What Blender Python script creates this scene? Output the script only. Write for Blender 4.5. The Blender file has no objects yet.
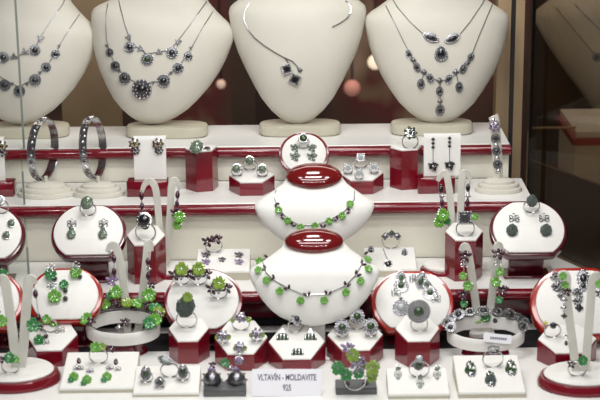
import bpy, math, random
from mathutils import Vector, Matrix
from mathutils.bvhtree import BVHTree
random.seed(7)
sc = bpy.context.scene
C = sc.collection
PI = math.pi
def R(a): return math.radians(a)

# ------------------------------------------------------------------ camera
FPX = 1600.0
PITCH, ROLL = 16.0, -0.6
cam_d = bpy.data.cameras.new('camera')
cam = bpy.data.objects.new('camera', cam_d); C.objects.link(cam)
cam_d.sensor_width = 36.0; cam_d.lens = 36.0 * FPX / 600.0
cam_d.clip_start = 0.05
CM = Matrix.Translation((0, 0, .66)) @ Matrix.Rotation(R(90 - PITCH), 4, 'X') @ Matrix.Rotation(R(ROLL), 4, 'Z')
cam.matrix_world = CM
cam_d.dof.use_dof = True; cam_d.dof.focus_distance = 1.96; cam_d.dof.aperture_fstop = 10
sc.camera = cam
EYE = CM.translation.copy(); ROT = CM.to_3x3(); FWD = ROT @ Vector((0, 0, -1))
def ray(px, py): return ROT @ Vector(((px - 300) / FPX, (200 - py) / FPX, -1))
def P(px, py, Y):
    d = ray(px, py); return EYE + d * (Y / d.y)
def F(px, py, z):
    d = ray(px, py); return EYE + d * ((z - EYE.z) / d.z)
def S(p): return (p - EYE).dot(FWD) / FPX          # metres per pixel at a point

# ------------------------------------------------------------------ materials
def mat(name, col, rough=.5, metal=0, coat=0, spec=.5, noise=0, nscale=60, bump=0, bscale=300, trans=0, emit=None, sub=0):
    m = bpy.data.materials.new(name); m.use_nodes = True
    nt = m.node_tree; b = nt.nodes['Principled BSDF']
    b.inputs['Base Color'].default_value = (*col, 1); b.inputs['Roughness'].default_value = rough
    b.inputs['Metallic'].default_value = metal; b.inputs['Coat Weight'].default_value = coat
    b.inputs['Coat Roughness'].default_value = .05
    b.inputs['Specular IOR Level'].default_value = spec
    b.inputs['Transmission Weight'].default_value = trans
    if sub:
        b.inputs['Subsurface Weight'].default_value = sub; b.inputs['Subsurface Radius'].default_value = (.004, .004, .003)
    if emit: b.inputs['Emission Color'].default_value = (*emit[0], 1); b.inputs['Emission Strength'].default_value = emit[1]
    tc = nt.nodes.new('ShaderNodeTexCoord')
    if noise:
        n = nt.nodes.new('ShaderNodeTexNoise'); n.inputs['Scale'].default_value = nscale; n.inputs['Detail'].default_value = 4
        r = nt.nodes.new('ShaderNodeValToRGB')
        r.color_ramp.elements[0].position = .3; r.color_ramp.elements[1].position = .7
        r.color_ramp.elements[0].color = (*[max(0, c * (1 - noise)) for c in col], 1)
        r.color_ramp.elements[1].color = (*[min(1, c * (1 + noise)) for c in col], 1)
        nt.links.new(tc.outputs['Object'], n.inputs['Vector']); nt.links.new(n.outputs['Fac'], r.inputs['Fac'])
        nt.links.new(r.outputs['Color'], b.inputs['Base Color'])
    if bump:
        n = nt.nodes.new('ShaderNodeTexNoise'); n.inputs['Scale'].default_value = bscale
        bp = nt.nodes.new('ShaderNodeBump'); bp.inputs['Strength'].default_value = bump; bp.inputs['Distance'].default_value = .0005
        nt.links.new(tc.outputs['Object'], n.inputs['Vector']); nt.links.new(n.outputs['Fac'], bp.inputs['Height'])
        nt.links.new(bp.outputs['Normal'], b.inputs['Normal'])
    return m
M = {
 'pad':    mat('white_leatherette', (.84, .835, .81), .55, noise=.02, bump=.15),
 'bust':   mat('cream_leatherette', (.67, .645, .57), .5, noise=.03, nscale=20, bump=.2, bscale=500),
 'bustb':  mat('ivory_base', (.52, .49, .39), .45, noise=.03),
 'lam':    mat('white_laminate', (.86, .86, .84), .25, noise=.02, nscale=8),
 'riser':  mat('cream_riser', (.82, .80, .70), .6, noise=.03, nscale=10),
 'lac':    mat('maroon_lacquer', (.175, .0045, .014), .14, coat=.7, noise=.12, nscale=14),
 'lacd':   mat('dark_maroon_lacquer', (.10, .004, .014), .16, coat=.7, noise=.12, nscale=14),
 'strap':  mat('strap_leather', (.66, .645, .59), .5, noise=.04, bump=.2),
 'cap':    mat('cap_lacquer', (.15, .005, .006), .10, coat=1, noise=.1, nscale=30),
 'red':    mat('red_lacquer', (.36, .014, .008), .16, coat=.7, noise=.08, nscale=14),
 'silver': mat('silver', (.58, .58, .60), .22, metal=1, noise=.5, nscale=700),
 'marc':   mat('marcasite', (.22, .22, .24), .3, metal=1, noise=.8, nscale=1400),
 'green':  mat('green_crystal', (.17, .46, .06), .10, coat=.6, noise=.55, nscale=500, trans=.25),
 'lime':   mat('lime_crystal', (.27, .42, .06), .10, coat=.6, noise=.5, nscale=500, trans=.25),
 'emer':   mat('emerald_crystal', (.04, .27, .07), .10, coat=.6, noise=.5, nscale=500, trans=.25),
 'garnet': mat('dark_garnet', (.045, .006, .022), .08, coat=.8, noise=.3, nscale=500),
 'amet':   mat('amethyst', (.34, .24, .44), .08, coat=.8, noise=.35, nscale=500, trans=.3),
 'black':  mat('black_stone', (.010, .010, .013), .08, coat=.8),
 'mold':   mat('moldavite', (.030, .065, .022), .12, coat=.6, noise=.4, nscale=500),
 'raw':    mat('raw_dark_stone', (.055, .075, .068), .35, noise=.6, nscale=300, bump=.8, bscale=500),
 'pale':   mat('pale_stone', (.38, .42, .42), .1, coat=.8, noise=.3, nscale=500),
 'sage':   mat('sage_stone', (.12, .17, .115), .15, coat=.7, noise=.35, nscale=500),
 'yellow': mat('yellow_stone', (.60, .52, .10), .15, coat=.6),
 'acryl':  mat('grey_acrylic', (.10, .105, .11), .25, coat=.3, noise=.1),
 'tag':    mat('white_card', (.84, .84, .90), .6),
 'ink':    mat('grey_ink', (.12, .10, .16), .7),
 'void':   mat('shade_black', (.006, .005, .007), .8, noise=.2),  # dark tone painting the shade under the lowest step
 'wood':   mat('tan_wood', (.42, .30, .18), .5, noise=.15, nscale=6),
 'woodd':  mat('dark_wood', (.085, .050, .034), .4, noise=.3, nscale=5),
 'metal':  mat('dark_metal', (.015, .013, .012), .4),
 'dim':    mat('dim_reflection_grey', (.60, .57, .50), .6),  # dimmed tone for the reflection stand-ins
}

# ------------------------------------------------------------------ mesh builder
class MB:
    def __init__(s): s.v = []; s.f = []
    def add(s, vs, fs):
        o = len(s.v); s.v += [Vector(v) for v in vs]; s.f += [[i + o for i in f] for f in fs]; return s
    def loft(s, rings, cap=True):
        n = len(rings[0]); vs = [p for r in rings for p in r]; fs = []
        for k in range(len(rings) - 1):
            for i in range(n):
                j = (i + 1) % n; fs.append([k*n+i, k*n+j, (k+1)*n+j, (k+1)*n+i])
        if cap: fs.append(list(range(n))[::-1]); fs.append([(len(rings)-1)*n+i for i in range(n)])
        return s.add(vs, fs)
    def box(s, x0, x1, y0, y1, z0, z1, b=0):
        if b:
            pts = [(x0+b, y0), (x1-b, y0), (x1, y0+b), (x1, y1-b), (x1-b, y1), (x0+b, y1), (x0, y1-b), (x0, y0+b)]
            cx, cy = (x0+x1)/2, (y0+y1)/2
            def sh(k): return [(cx+(p[0]-cx)*(1-k/(x1-x0)*2), cy+(p[1]-cy)*(1-k/(y1-y0)*2)) for p in pts]
            return s.loft([[(*p, z0) for p in sh(b*.6)], [(*p, z0+b) for p in pts], [(*p, z1-b) for p in pts], [(*p, z1) for p in sh(b*.6)]])
        return s.loft([[(x0, y0, z), (x1, y0, z), (x1, y1, z), (x0, y1, z)] for z in (z0, z1)])
    def prism(s, pts, z0, z1, bev=0):
        cx = sum(p[0] for p in pts)/len(pts); cy = sum(p[1] for p in pts)/len(pts)
        r = max(math.hypot(p[0]-cx, p[1]-cy) for p in pts)
        def sc_(k): return [(cx+(p[0]-cx)*k, cy+(p[1]-cy)*k) for p in pts]
        if bev:
            k = 1-bev/r; return s.loft([[(*p, z0) for p in sc_(k)], [(*p, z0+bev) for p in pts], [(*p, z1-bev) for p in pts], [(*p, z1-bev*.3) for p in sc_(1-bev/r*.35)], [(*p, z1) for p in sc_(k)]])
        return s.loft([[(*p, z0) for p in pts], [(*p, z1) for p in pts]])
    def lathe(s, prof, n=28, sx=1, sy=1, c=(0, 0, 0)):
        return s.loft([[(c[0]+sx*r*math.cos(2*PI*i/n), c[1]+sy*r*math.sin(2*PI*i/n), c[2]+z) for i in range(n)] for r, z in prof])
    def ell(s, c, r, n=8, m=5, rot=None):
        c = Vector(c); rings = []
        for k in range(m + 1):
            t = PI * (k + .02 if k == 0 else (k - .02 if k == m else k)) / m
            rg = []
            for i in range(n):
                a = 2*PI*i/n; p = Vector((r[0]*math.sin(t)*math.cos(a), r[1]*math.sin(t)*math.sin(a), -r[2]*math.cos(t)))
                if rot: p = rot @ p
                rg.append(c + p)
            rings.append(rg)
        return s.loft(rings)
    def tube(s, pts, r, n=6, ry=None, closed=False, yax=None):
        pts = [Vector(p) for p in pts]; N = len(pts); rings = []
        ref = Vector(yax) if yax else Vector((0, 1, 0.02)).normalized()
        for k in range(N):
            if closed: t = pts[(k+1) % N] - pts[k-1]
            else: t = pts[min(k+1, N-1)] - pts[max(k-1, 0)]
            if t.length < 1e-9: t = Vector((0, 0, 1))
            t.normalize(); a = t.cross(ref)
            if a.length < 1e-4: a = t.cross(Vector((1, 0, 0)))
            a.normalize(); b = a.cross(t)
            rr = r[k] if isinstance(r, (list, tuple)) else r
            r2 = (ry if ry else rr) if not isinstance(ry, (list, tuple)) else ry[k]
            rings.append([pts[k] + a*rr*math.cos(2*PI*i/n) + b*r2*math.sin(2*PI*i/n) for i in range(n)])
        if closed: rings.append(rings[0]); return s.loft(rings, cap=False)
        return s.loft(rings)
    def mesh(s, name, m, smooth=True, angle=40):
        me = bpy.data.meshes.new(name); me.from_pydata([tuple(v) for v in s.v], [], s.f)
        me.validate(); 
        import bmesh
        bm = bmesh.new(); bm.from_mesh(me); bmesh.ops.remove_doubles(bm, verts=bm.verts, dist=1e-6); bmesh.ops.recalc_face_normals(bm, faces=bm.faces)
        for f in bm.faces: f.smooth = smooth
        if smooth:
            for e in bm.edges:
                if len(e.link_faces) == 2 and e.calc_face_angle(0) > R(angle): e.smooth = False
        bm.to_mesh(me); bm.free(); me.materials.append(M[m] if isinstance(m, str) else m)
        return me
    def build(s, name, m, parent=None, smooth=True, surf=None):
        o = bpy.data.objects.new(name, s.mesh(name, m, smooth)); C.objects.link(o)
        if parent: o.parent = parent
        if surf is not None:
            W = parent.matrix_world if parent else Matrix.Identity(4)
            surf.append(BVHTree.FromPolygons([W @ v for v in s.v], s.f))
        return o

def tag(o, label, cat, group=None):
    o['label'] = label; o['category'] = cat
    if group: o['group'] = group
    return o
def thing(name, label, cat, loc=(0, 0, 0), rot=None, group=None):
    o = bpy.data.objects.new(name, None); C.objects.link(o); o.empty_display_size = .01
    m = Matrix.Translation(loc) @ (rot.to_4x4() if rot else Matrix.Identity(4))
    o.matrix_world = m; tag(o, label, cat, group); return o
def structure(o): o['kind'] = 'structure'; return o

# ------------------------------------------------------------------ the tiers
YC = 1.745
zC = P(300, 291, YC).z
YB = F(300, 260, zC).y;  zB = P(300, 203.5, YB).z
YA = F(300, 181, zB).y;  zA = P(300, 146.5, YA).z
YK = F(300, 129.5, zA).y
TIER = {'A': [], 'B': [], 'C': [], 'D': []}
def step(name, label, x0, x1, yf, yb, z, z_under, front, frontmat, tier):
    t = thing(name, label, 'display step', ((x0+x1)/2, yf, z_under)); h = z - z_under; w = (x1-x0)/2
    MB().box(-w, w, 0.004, yb - yf, h - .008, h, .0015).build('top_board', 'lam', t, surf=TIER[tier])
    n = 10; prof = [(-.003 - .004*math.sin(PI*i/n), h - .0070 - .0062*math.cos(PI*i/n)) for i in range(n+1)] + [(.003, h-.0008), (.003, h-.0132)]
    MB().loft([[(x, p[0], p[1]) for p in prof] for x in (-w, w)]).build('edge_trim', 'lac', t)
    MB().box(-w+.001, w-.001, .006, .012, front, h - .0085).build('front_panel', frontmat, t)
    MB().box(-w+.001, -w+.007, .0125, yb-yf, 0, h - .009).build('side_panel', frontmat, t)
    MB().box(w-.007, w-.001, .0125, yb-yf, 0, h - .009).build('side_panel', frontmat, t)
    return t
def X(px, Y): return P(px, 200, Y).x
step('display_step', 'topmost white display step with maroon edge, carrying the tall cream busts', X(-60, YA), X(509, YA), YA, YK + .03, zA, zB, 0, 'riser', 'A')
step('display_step', 'middle white display step with maroon edge, holding bracelets and small ring blocks', X(-60, YB), X(534, YB), YB, YA + .004, zB, zC, 0, 'riser', 'B')
tC = step('display_step', 'lowest display step with white top and deep glossy maroon front', X(-60, YC), X(566, YC), YC, YB + .004, zC, 0, zC - .034 if zC > .036 else 0, 'lacd', 'C')
MB().box(X(-60, YC), X(566, YC), YC+.02, YC+.024, .0005, zC-.012).build('void_shade_panel', 'void', None)  # black panel standing in for the shadowed void under the step
structure(MB().box(X(-60, YC), X(566, YC), F(300, 350, 0).y, YC-.001, .0001, .0005).build('floor_shade_strip', 'void', None))  # dark strip painting the void's shade onto the floor
kp = bpy.data.objects['void_shade_panel']; kp.parent = tC; kp.matrix_parent_inverse = tC.matrix_world.inverted()
fl = MB().box(-.62, .75, 1.30, YC + .6, -.02, 0).build('floor', 'lam', None, surf=TIER['D']); structure(fl)
TZ = {'A': zA, 'B': zB, 'C': zC, 'D': 0.0}

# ------------------------------------------------------------------ background
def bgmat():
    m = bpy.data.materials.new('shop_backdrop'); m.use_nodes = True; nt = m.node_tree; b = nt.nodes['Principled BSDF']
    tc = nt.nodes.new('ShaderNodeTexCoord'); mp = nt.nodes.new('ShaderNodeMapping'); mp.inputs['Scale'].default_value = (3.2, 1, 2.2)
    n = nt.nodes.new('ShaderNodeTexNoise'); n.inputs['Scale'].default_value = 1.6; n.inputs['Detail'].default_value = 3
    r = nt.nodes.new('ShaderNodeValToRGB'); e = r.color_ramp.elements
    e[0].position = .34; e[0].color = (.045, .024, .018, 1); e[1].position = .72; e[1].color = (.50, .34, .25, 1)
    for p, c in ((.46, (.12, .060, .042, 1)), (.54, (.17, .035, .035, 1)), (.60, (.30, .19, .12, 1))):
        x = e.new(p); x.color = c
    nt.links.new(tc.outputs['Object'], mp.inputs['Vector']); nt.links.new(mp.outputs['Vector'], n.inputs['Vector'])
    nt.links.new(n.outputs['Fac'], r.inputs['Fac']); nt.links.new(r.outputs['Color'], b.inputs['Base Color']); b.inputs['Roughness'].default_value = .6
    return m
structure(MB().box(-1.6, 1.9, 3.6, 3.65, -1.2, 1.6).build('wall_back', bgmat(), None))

def upright(name, label, cat, px0, px1, py0, py1, Y, d, m):
    a = P(px0, py1, Y); b = P(px1, py0, Y); t = thing(name, label, cat, ((a.x+b.x)/2, Y, a.z)); w = (b.x-a.x)/2
    MB().box(-w, w, 0, d, 0, b.z-a.z).build('board', m, t); return t
upright('wooden_post', 'tan wooden post at the right end of the top step, behind the dark seam', 'post', 491, 527, -60, 300, YK+.05, .03, 'wood')
upright('wooden_post', 'tan wooden post between the two left cream busts', 'post', 72, 112, -80, 300, 2.30, .03, 'wood')
upright('wooden_board', 'wide dark red-brown board standing behind the middle busts', 'board', 236, 252, -80, 300, 2.5, .03, 'woodd')
upright('seam_strip', 'thin black metal strip running up the front of the right wooden post', 'strip', 509.5, 513.5, -60, 250, YA+.10, .004, 'metal')
for (px, py, r, col, st, lb) in ((375, 62, .016, (1, .80, .6), .8, 'blurred warm lamp glowing between the third and fourth busts'), (221, 84, .010, (1, .7, .55), .3, 'faint warm lamp glow between the second and third busts'),
                             (352, 88, .018, (1, .45, .35), .12, 'dim orange lamp glow right of the third bust')):
    p = P(px, py, 3.4); m_ = mat('lamp_glow', col, .5, emit=(col, st)); t = thing('pendant_lamp', lb, 'lamp', p, None, None)
    MB().ell((0, 0, 0), (r, r, r), 16, 10).build('globe', m_, t); MB().tube([(0, 0, r), (0, 0, .6)], .002).build('cord', 'metal', t)

def glassmat(name, tint, gl=.08):
    m = bpy.data.materials.new(name); m.use_nodes = True; nt = m.node_tree
    for n in list(nt.nodes): nt.nodes.remove(n)
    o = nt.nodes.new('ShaderNodeOutputMaterial'); t = nt.nodes.new('ShaderNodeBsdfTransparent'); t.inputs['Color'].default_value = (*tint, 1)
    g = nt.nodes.new('ShaderNodeBsdfGlossy'); g.inputs['Roughness'].default_value = .03; x = nt.nodes.new('ShaderNodeMixShader'); x.inputs[0].default_value = gl
    nt.links.new(t.outputs[0], x.inputs[1]); nt.links.new(g.outputs[0], x.inputs[2]); nt.links.new(x.outputs[0], o.inputs['Surface']); return m
M['glass'] = glassmat('clear_glass', (.90, .93, .91), .05); M['smoke'] = glassmat('smoked_glass', (.62, .56, .48), .05)
M['edge'] = mat('glass_edge', (.22, .25, .23), .3)

def wallpanel(name, label, pA, YAa, pB, YBb, z0, z1, th, m, edge=None, cat='glass panel'):
    a = Vector((X(pA, YAa), YAa, 0)); b = Vector((X(pB, YBb), YBb, 0)); d = (b-a); L = d.length; d.normalize()
    rot = Matrix((d, Vector((-d.y, d.x, 0)), Vector((0, 0, 1)))).transposed()
    t = thing(name, label, cat, (a.x, a.y, z0), rot)
    MB().box(0, L, 0, th, 0, z1 - z0).build('pane', m, t, smooth=False)
    if edge: MB().box(-.0015, .0, -.0002, th+.0002, 0, z1 - z0).build('polished_edge', edge, t, smooth=False)
    return t
wallpanel('glass_panel', 'clear glass partition seen edge on in front of the cut-off left bust', 28, YA+.003, 27.5, YA+.022, zA + .001, zA + .45, .0022, 'glass', 'edge')
wallpanel('glass_panel', 'clear glass strip edge on in front of the left bracelet stand', 25, YB+.006, 24.5, YA-.004, zB + .001, zA - .003, .002, 'glass', 'edge')
wallpanel('glass_panel', 'clear glass strip edge on beside the cut-off left round pad', 25.2, 1.735, 24.5, YB-.004, zC + .001, zB - .012, .002, 'glass', 'edge')
wallpanel('side_board', 'low dark brown board along the bottom of the smoked glass side panel', 528, YK + .03, 690, 1.802, 0.001, .115, .006, 'woodd', cat='board')
wallpanel('glass_panel', 'smoked glass side panel at the right, with a stand-in for its reflection behind', 527, YK + .02, 690, 1.79, 0.001, .75, .005, 'smoke', 'metal')

# ------------------------------------------------------------------ busts
def secs(rows, cx, n=40):
    """rows: (py, half width px, Y centre, front bulge, back bulge)"""
    out = []
    for py, hw, Y, fb, bb in rows:
        p = P(cx, py, Y); w = hw * S(p); rg = []
        for i in range(n):
            a = 2*PI*i/n; s_, c_ = math.sin(a), math.cos(a)
            x = w * (abs(c_)**.85) * (1 if c_ > 0 else -1); y = -(fb * s_) if s_ > 0 else -(bb * s_)
            rg.append(Vector((p.x + x, p.y + y, p.z)))
        out.append(rg)
    return out
def big_bust(label, cx, dy, tilt, base_cx, base_py, hwk=1.0, Yb=None, base=True, back=0):
    Yb = F(300, 138, zA).y + .024 + back; s = []
    foot = P(cx, 122, Yb)
    t = thing('necklace_bust', label, 'bust', F(base_cx, base_py, zA) if base else (foot.x, foot.y, zA))
    prof = [(123.5, 4), (121, 13), (118, 18.5), (112, 27), (102, 37), (90, 45.5), (75, 54.5), (60, 61.5), (45, 66.5), (28, 70), (20, 71), (15, 69.5), (11, 65), (6, 57), (0, 49), (-8, 40), (-20, 32), (-44, 30), (-85, 30), (-88, 27)]
    fbs = [.004, .009, .015, .021, .028, .033, .037, .039, .040, .040, .039, .038, .037, .036, .036, .036, .037, .037, .037, .033]
    rows = [(py, hw, Yb + .038*max(0, (122-py))/200, fb, .004 + .033*max(0, 1 - max(0, py+20)/140)) for (py, hw), fb in zip(prof, fbs)]
    rows = [(py + dy*(1 if py < 80 else max(0, (122-py)/42)), hw*hwk, Y, f, b) for py, hw, Y, f, b in rows]
    rg = secs(rows, cx, 56)
    Rm = Matrix.Translation(foot) @ Matrix.Rotation(R(tilt), 4, 'Y') @ Matrix.Translation(-foot)
    inv = t.matrix_world.inverted()
    mb = MB().loft([[inv @ (Rm @ p) for p in r] for r in rg]); mb.build('torso', 'bust', t, surf=s)
    if base:
        w = 41 * S(foot)
        prof = [(.93, 0), (1, .002), (1, .011), (.97, .0135), (.9, .0145)]; pts = []
        n = 44; rings = []
        for k, z in prof:
            rr = []
            for i in range(n):
                a = 2*PI*i/n; cc, ss = math.cos(a), math.sin(a)
                rr.append((w*k*abs(cc)**.5*(1 if cc > 0 else -1), .024 + .024*k*abs(ss)**.7*(1 if ss > 0 else -1), z))
            rings.append(rr)
        MB().loft(rings).build('base', 'bustb', t)
    return t, s
B1, S1 = big_bust('tall cream necklace bust cut off by the left edge of the photo', 15, 5, 8, 26, 139.5, 1.0, back=.004)
B2, S2 = big_bust('tall cream bust wearing two strands of round dark pendants, second from left', 148, 2, 9, 166, 139.5, 1.02)
B3, S3 = big_bust('tall cream bust wearing an open silver wire collar', 297.5, -9, 0, 300, 137.5, .97)
B4, S4 = big_bust('tall cream bust wearing a leaf necklace, rightmost of the lit busts', 437, 0, 0, 433, 136.5, 1.02)

# dim shapes standing in for the reflection in the right side glass
t = thing('necklace_bust', 'dim grey bust standing in for the reflection in the smoked glass at upper right', 'bust', P(640, 150, 2.56)); S5 = []
inv = t.matrix_world.inverted()
rg = secs([(150, 10, 2.56, .01, .01), (130, 30, 2.56, .03, .02), (110, 50, 2.56, .04, .02), (70, 80, 2.57, .045, .025), (40, 100, 2.58, .05, .025), (18, 112, 2.59, .05, .03), (8, 108, 2.59, .05, .03), (-6, 90, 2.60, .045, .03), (-30, 50, 2.61, .04, .03), (-80, 40, 2.61, .04, .03)], 645)
MB().loft([[inv @ p for p in r] for r in rg]).build('torso', 'dim', t, surf=S5)
a = P(573, 139, 2.3); b = P(720, 139, 2.3)
t = thing('display_step', 'dim white step with maroon edges standing in for a reflection in the smoked glass', 'display step', (a.x, 2.3, P(600, 195, 2.3).z)); h = a.z - P(600, 195, 2.3).z; w = b.x-a.x
MB().box(.004, w, .004, .15, .004, h-.010).build('front_panel', 'dim', t); MB().box(0, w, 0, .16, h-.010, h).build('edge_trim', 'red', t); MB().box(.006, w, .006, .16, h+.0003, h+.009).build('top_board', 'lam', t)
MB().box(-.005, w, -.02, .16, -.009, .0035).build('reflected_lower_trim', 'lac', t)
a = P(529, 128, 2.28); b = P(576, 128, 2.28); zz = a.z - P(529, 200, 2.28).z
t = thing('reflected_frame', 'thin tan frame standing in for a reflection beside the dim step', 'frame', (a.x, 2.28, a.z - zz))
MB().tube([(0, 0, 0), (0, 0, zz-.006), (.002, 0, zz-.002), (.006, 0, zz), (b.x-a.x, 0, zz)], .0018).build('reflected_rail', 'wood', t)
upright('dark_board', 'dark brown board filling the lower right behind the smoked glass', 'board', 520, 800, -80, 420, 2.72, .03, 'woodd')

# ------------------------------------------------------------------ jewel pieces (unit meshes, shared)
cache = {}
def petal(mb, a, r, w, l, th=.22, z=.1, up=0):
    rot = Matrix.Rotation(a, 3, 'Z') @ Matrix.Rotation(-up, 3, 'Y')
    mb.ell(rot @ Vector((r, 0, z)), (l, w, th), 8, 5, rot)
def marquise(mb, c, l, w, th, a, n=12):
    rings = []
    for k, zz in ((.75, -th), (1, 0), (.7, th*.8), (.3, th)):
        rr = []
        for i in range(n):
            t = 2*PI*i/n; x = l*k*math.cos(t); y = w*k*math.sin(t)*abs(math.sin(t))**.4
            rr.append((c[0]+x*math.cos(a)-y*math.sin(a), c[1]+x*math.sin(a)+y*math.cos(a), c[2]+zz))
        rings.append(rr)
    mb.loft(rings)
def beads(mb, n, rx, ry, r, z=.12, fn=None):
    for i in range(n):
        a = 2*PI*i/n; mb.ell((rx*math.cos(a), ry*math.sin(a), z), (r, r, r), 6, 4)
def piece(kind, st):
    """returns [(name, mesh), ...]; first is the piece, the rest its sub-parts"""
    key = (kind, st)
    if key in cache: return cache[key]
    out = []
    if kind in ('halo', 'oval', 'bighalo'):
        sx, sy = (1, 1) if kind != 'oval' else (.78, 1.12); m = MB()
        m.lathe([(.9, 0), (.95, .08), (.88, .16), (.5, .2)], 20, sx, sy); bd = MB()
        beads(bd, 14 if kind != 'bighalo' else 26, .86*sx, .86*sy, .13 if kind != 'bighalo' else .09, .16)
        if kind == 'bighalo': beads(bd, 22, .68*sx, .68*sy, .09, .2); beads(bd, 16, .5*sx, .5*sy, .08, .24)
        else: beads(bd, 10, .56*sx, .56*sy, .09, .2)
        q = .46 if kind != 'bighalo' else .38
        s = MB().lathe([(q, .12), (q, .26), (q*.85, .38), (q*.5, .46), (q*.1, .49)], 14, sx, sy)
        out = [('setting', m.mesh('setting', 'marc' if kind != 'bighalo' else 'silver')), ('stone', s.mesh('stone', st)), ('bead_rim', bd.mesh('bead_rim', 'silver'))]
    elif kind == 'cab':
        m = MB().lathe([(.85, 0), (1, .1), (1, .35), (.8, .42)], 18); beads(m, 12, .92, .92, .12, .3)
        s = MB().lathe([(.78, .3), (.74, .55), (.5, .78), (.1, .86)], 16); out = [('setting', m.mesh('setting', 'silver')), ('stone', s.mesh('stone', st))]
    elif kind == 'tri':
        m = MB().prism([(-.9, .6), (.9, .75), (.1, -.95)], 0, .25, .08); bd = MB()
        for p in ((-.5, .4), (0, .45), (.5, .48), (-.2, 0), (.3, 0), (.08, -.45)): bd.ell((*p, .27), (.17, .17, .12), 6, 4)
        out = [('link', m.mesh('link', 'marc')), ('bead_rim', bd.mesh('bead_rim', 'silver'))]
    elif kind in ('marqL', 'marqR', 'marq'):
        a = {'marqL': -.42, 'marqR': .42, 'marq': PI/2}[kind]; m = MB(); marquise(m, (0, 0, .1), 1.1, .62, .12, a)
        bd = MB()
        for i in range(20):
            t = 2*PI*i/20; x = .95*math.cos(t); y = .5*math.sin(t)*abs(math.sin(t))**.4; bd.ell((x*math.cos(a)-y*math.sin(a), x*math.sin(a)+y*math.cos(a), .22), (.10, .10, .09), 6, 4)
        s = MB(); marquise(s, (0, 0, .25), .6, .3, .16, a); out = [('setting', m.mesh('setting', 'marc')), ('stone', s.mesh('stone', st)), ('bead_rim', bd.mesh('bead_rim', 'silver'))]
    elif kind == 'tear':
        m = MB(); s = MB()
        def tr(k, z, n=20): return [(k*.8*math.sin(2*PI*i/n)*(1 - .35*math.cos(2*PI*i/n)), k*(math.cos(2*PI*i/n)*1.05 - .1) , z) for i in range(n)]
        m.loft([tr(.95, 0), tr(1, .1), tr(.9, .2)]); 
        bd = MB()
        for p in tr(.86, .22, 16): bd.ell(p, (.11, .11, .1), 6, 4)
        s.loft([tr(.55, .18), tr(.5, .34), tr(.25, .44)]); out = [('setting', m.mesh('setting', 'marc')), ('stone', s.mesh('stone', st)), ('bead_rim', bd.mesh('bead_rim', 'silver'))]
    elif kind == 'flower':
        m = MB(); 
        for i in range(5):
            for q_ in (-.24, .24): petal(m, 2*PI*i/5 + .3 + q_, .62 + .05*(i % 2), .27, .36, .2, .2 + .08*(i % 2), R(20))
            petal(m, 2*PI*i/5 + .93, .34, .22, .28, .22, .34, R(10))
        c = MB().ell((0, 0, .36), (.24, .24, .2), 8, 5)
        for i in range(5): c.ell((.26*math.cos(2*PI*i/5), .26*math.sin(2*PI*i/5), .3), (.06, .06, .1), 6, 4)
        out = [('blossom', m.mesh('blossom', st, False)), ('centre', c.mesh('centre', 'silver'))]
    elif kind == 'twin':
        m = MB(); marquise(m, (-.45, .1, .2), .62, .32, .2, R(125)); marquise(m, (.45, .1, .2), .62, .32, .2, R(60))
        c = MB().ell((0, -.35, .15), (.22, .22, .2), 8, 5); out = [('leaf_pair', m.mesh('leaf_pair', st)), ('bead', c.mesh('bead', 'silver'))]
    elif kind == 'star':
        m = MB()
        for k_, (aa, ll, ww) in enumerate(((20, .5, .30), (85, .38, .27), (150, .52, .28), (215, .40, .25), (300, .46, .30))):
            marquise(m, ((ll+.12)*math.cos(R(aa)), (ll+.12)*math.sin(R(aa)), .15+.12*(k_ % 3)), ll, ww, .2, R(aa))
        m.ell((.5, .62, .2), (.16, .16, .16), 6, 4)
        c = MB().ell((0, 0, .3), (.24, .24, .2), 8, 5); c.ell((-.1, -.62, .2), (.18, .18, .16), 6, 4).tube([(-.6, -.3, .1), (0, 0, .2), (.55, .62, .1)], .07); out = [('leaf_star', m.mesh('leaf_star', st)), ('centre', c.mesh('centre', 'silver'))]
    elif kind == 'drop':
        m = MB(); marquise(m, (0, 0, .3), 1, .55, .3, PI/2); c = MB().lathe([(.5, 0), (.55, .1), (.4, .15)], 12, .7, 1.5)
        c.ell((0, 1.05, .1), (.15, .15, .15), 6, 4); out = [('stone', m.mesh('stone', st)), ('claw', c.mesh('claw', 'silver'))]
    elif kind == 'cluster':
        m = MB(); m.lathe([(.7, 0), (.8, .1), (.6, .2)], 14)
        for i in range(7): a = 2*PI*i/7; m.tube([(0, 0, .1), (.8*math.cos(a), .8*math.sin(a), .15)], .09)
        s = MB(); beads(s, 7, .8, .8, .26, .25); s.ell((0, 0, .35), (.3, .3, .26), 8, 5)
        s2 = MB(); beads(s2, 7, .45, .45, .15, .36)
        out = [('setting', m.mesh('setting', 'silver')), ('stone', s.mesh('stone', st)), ('small_stone', s2.mesh('small_stone', 'yellow' if st == 'garnet' else 'silver'))]
    elif kind == 'square':
        m = MB().box(-.8, .8, -.8, .8, 0, .35, .1)
        for i in range(5):
            for j in range(5):
                if i in (0, 4) or j in (0, 4): m.ell((-.72+.36*i, -.72+.36*j, .36), (.16, .16, .14), 6, 4)
        s = MB().box(-.45, .45, -.45, .45, .3, .55, .12); out = [('setting', m.mesh('setting', 'silver')), ('stone', s.mesh('stone', st))]
    elif kind == 'raw':
        rn = random.Random(5); m = MB(); rings = []
        for k, (rr, z) in enumerate([(.6, 0), (.95, .15), (1, .4), (.8, .6), (.45, .7), (.1, .72)]):
            rings.append([(rr*.95*math.cos(2*PI*i/9)*rn.uniform(.82, 1.12), rr*1.05*math.sin(2*PI*i/9)*rn.uniform(.85, 1.15), z*rn.uniform(.9, 1.1)) for i in range(9)])
        m.loft(rings); c = MB()
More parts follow.
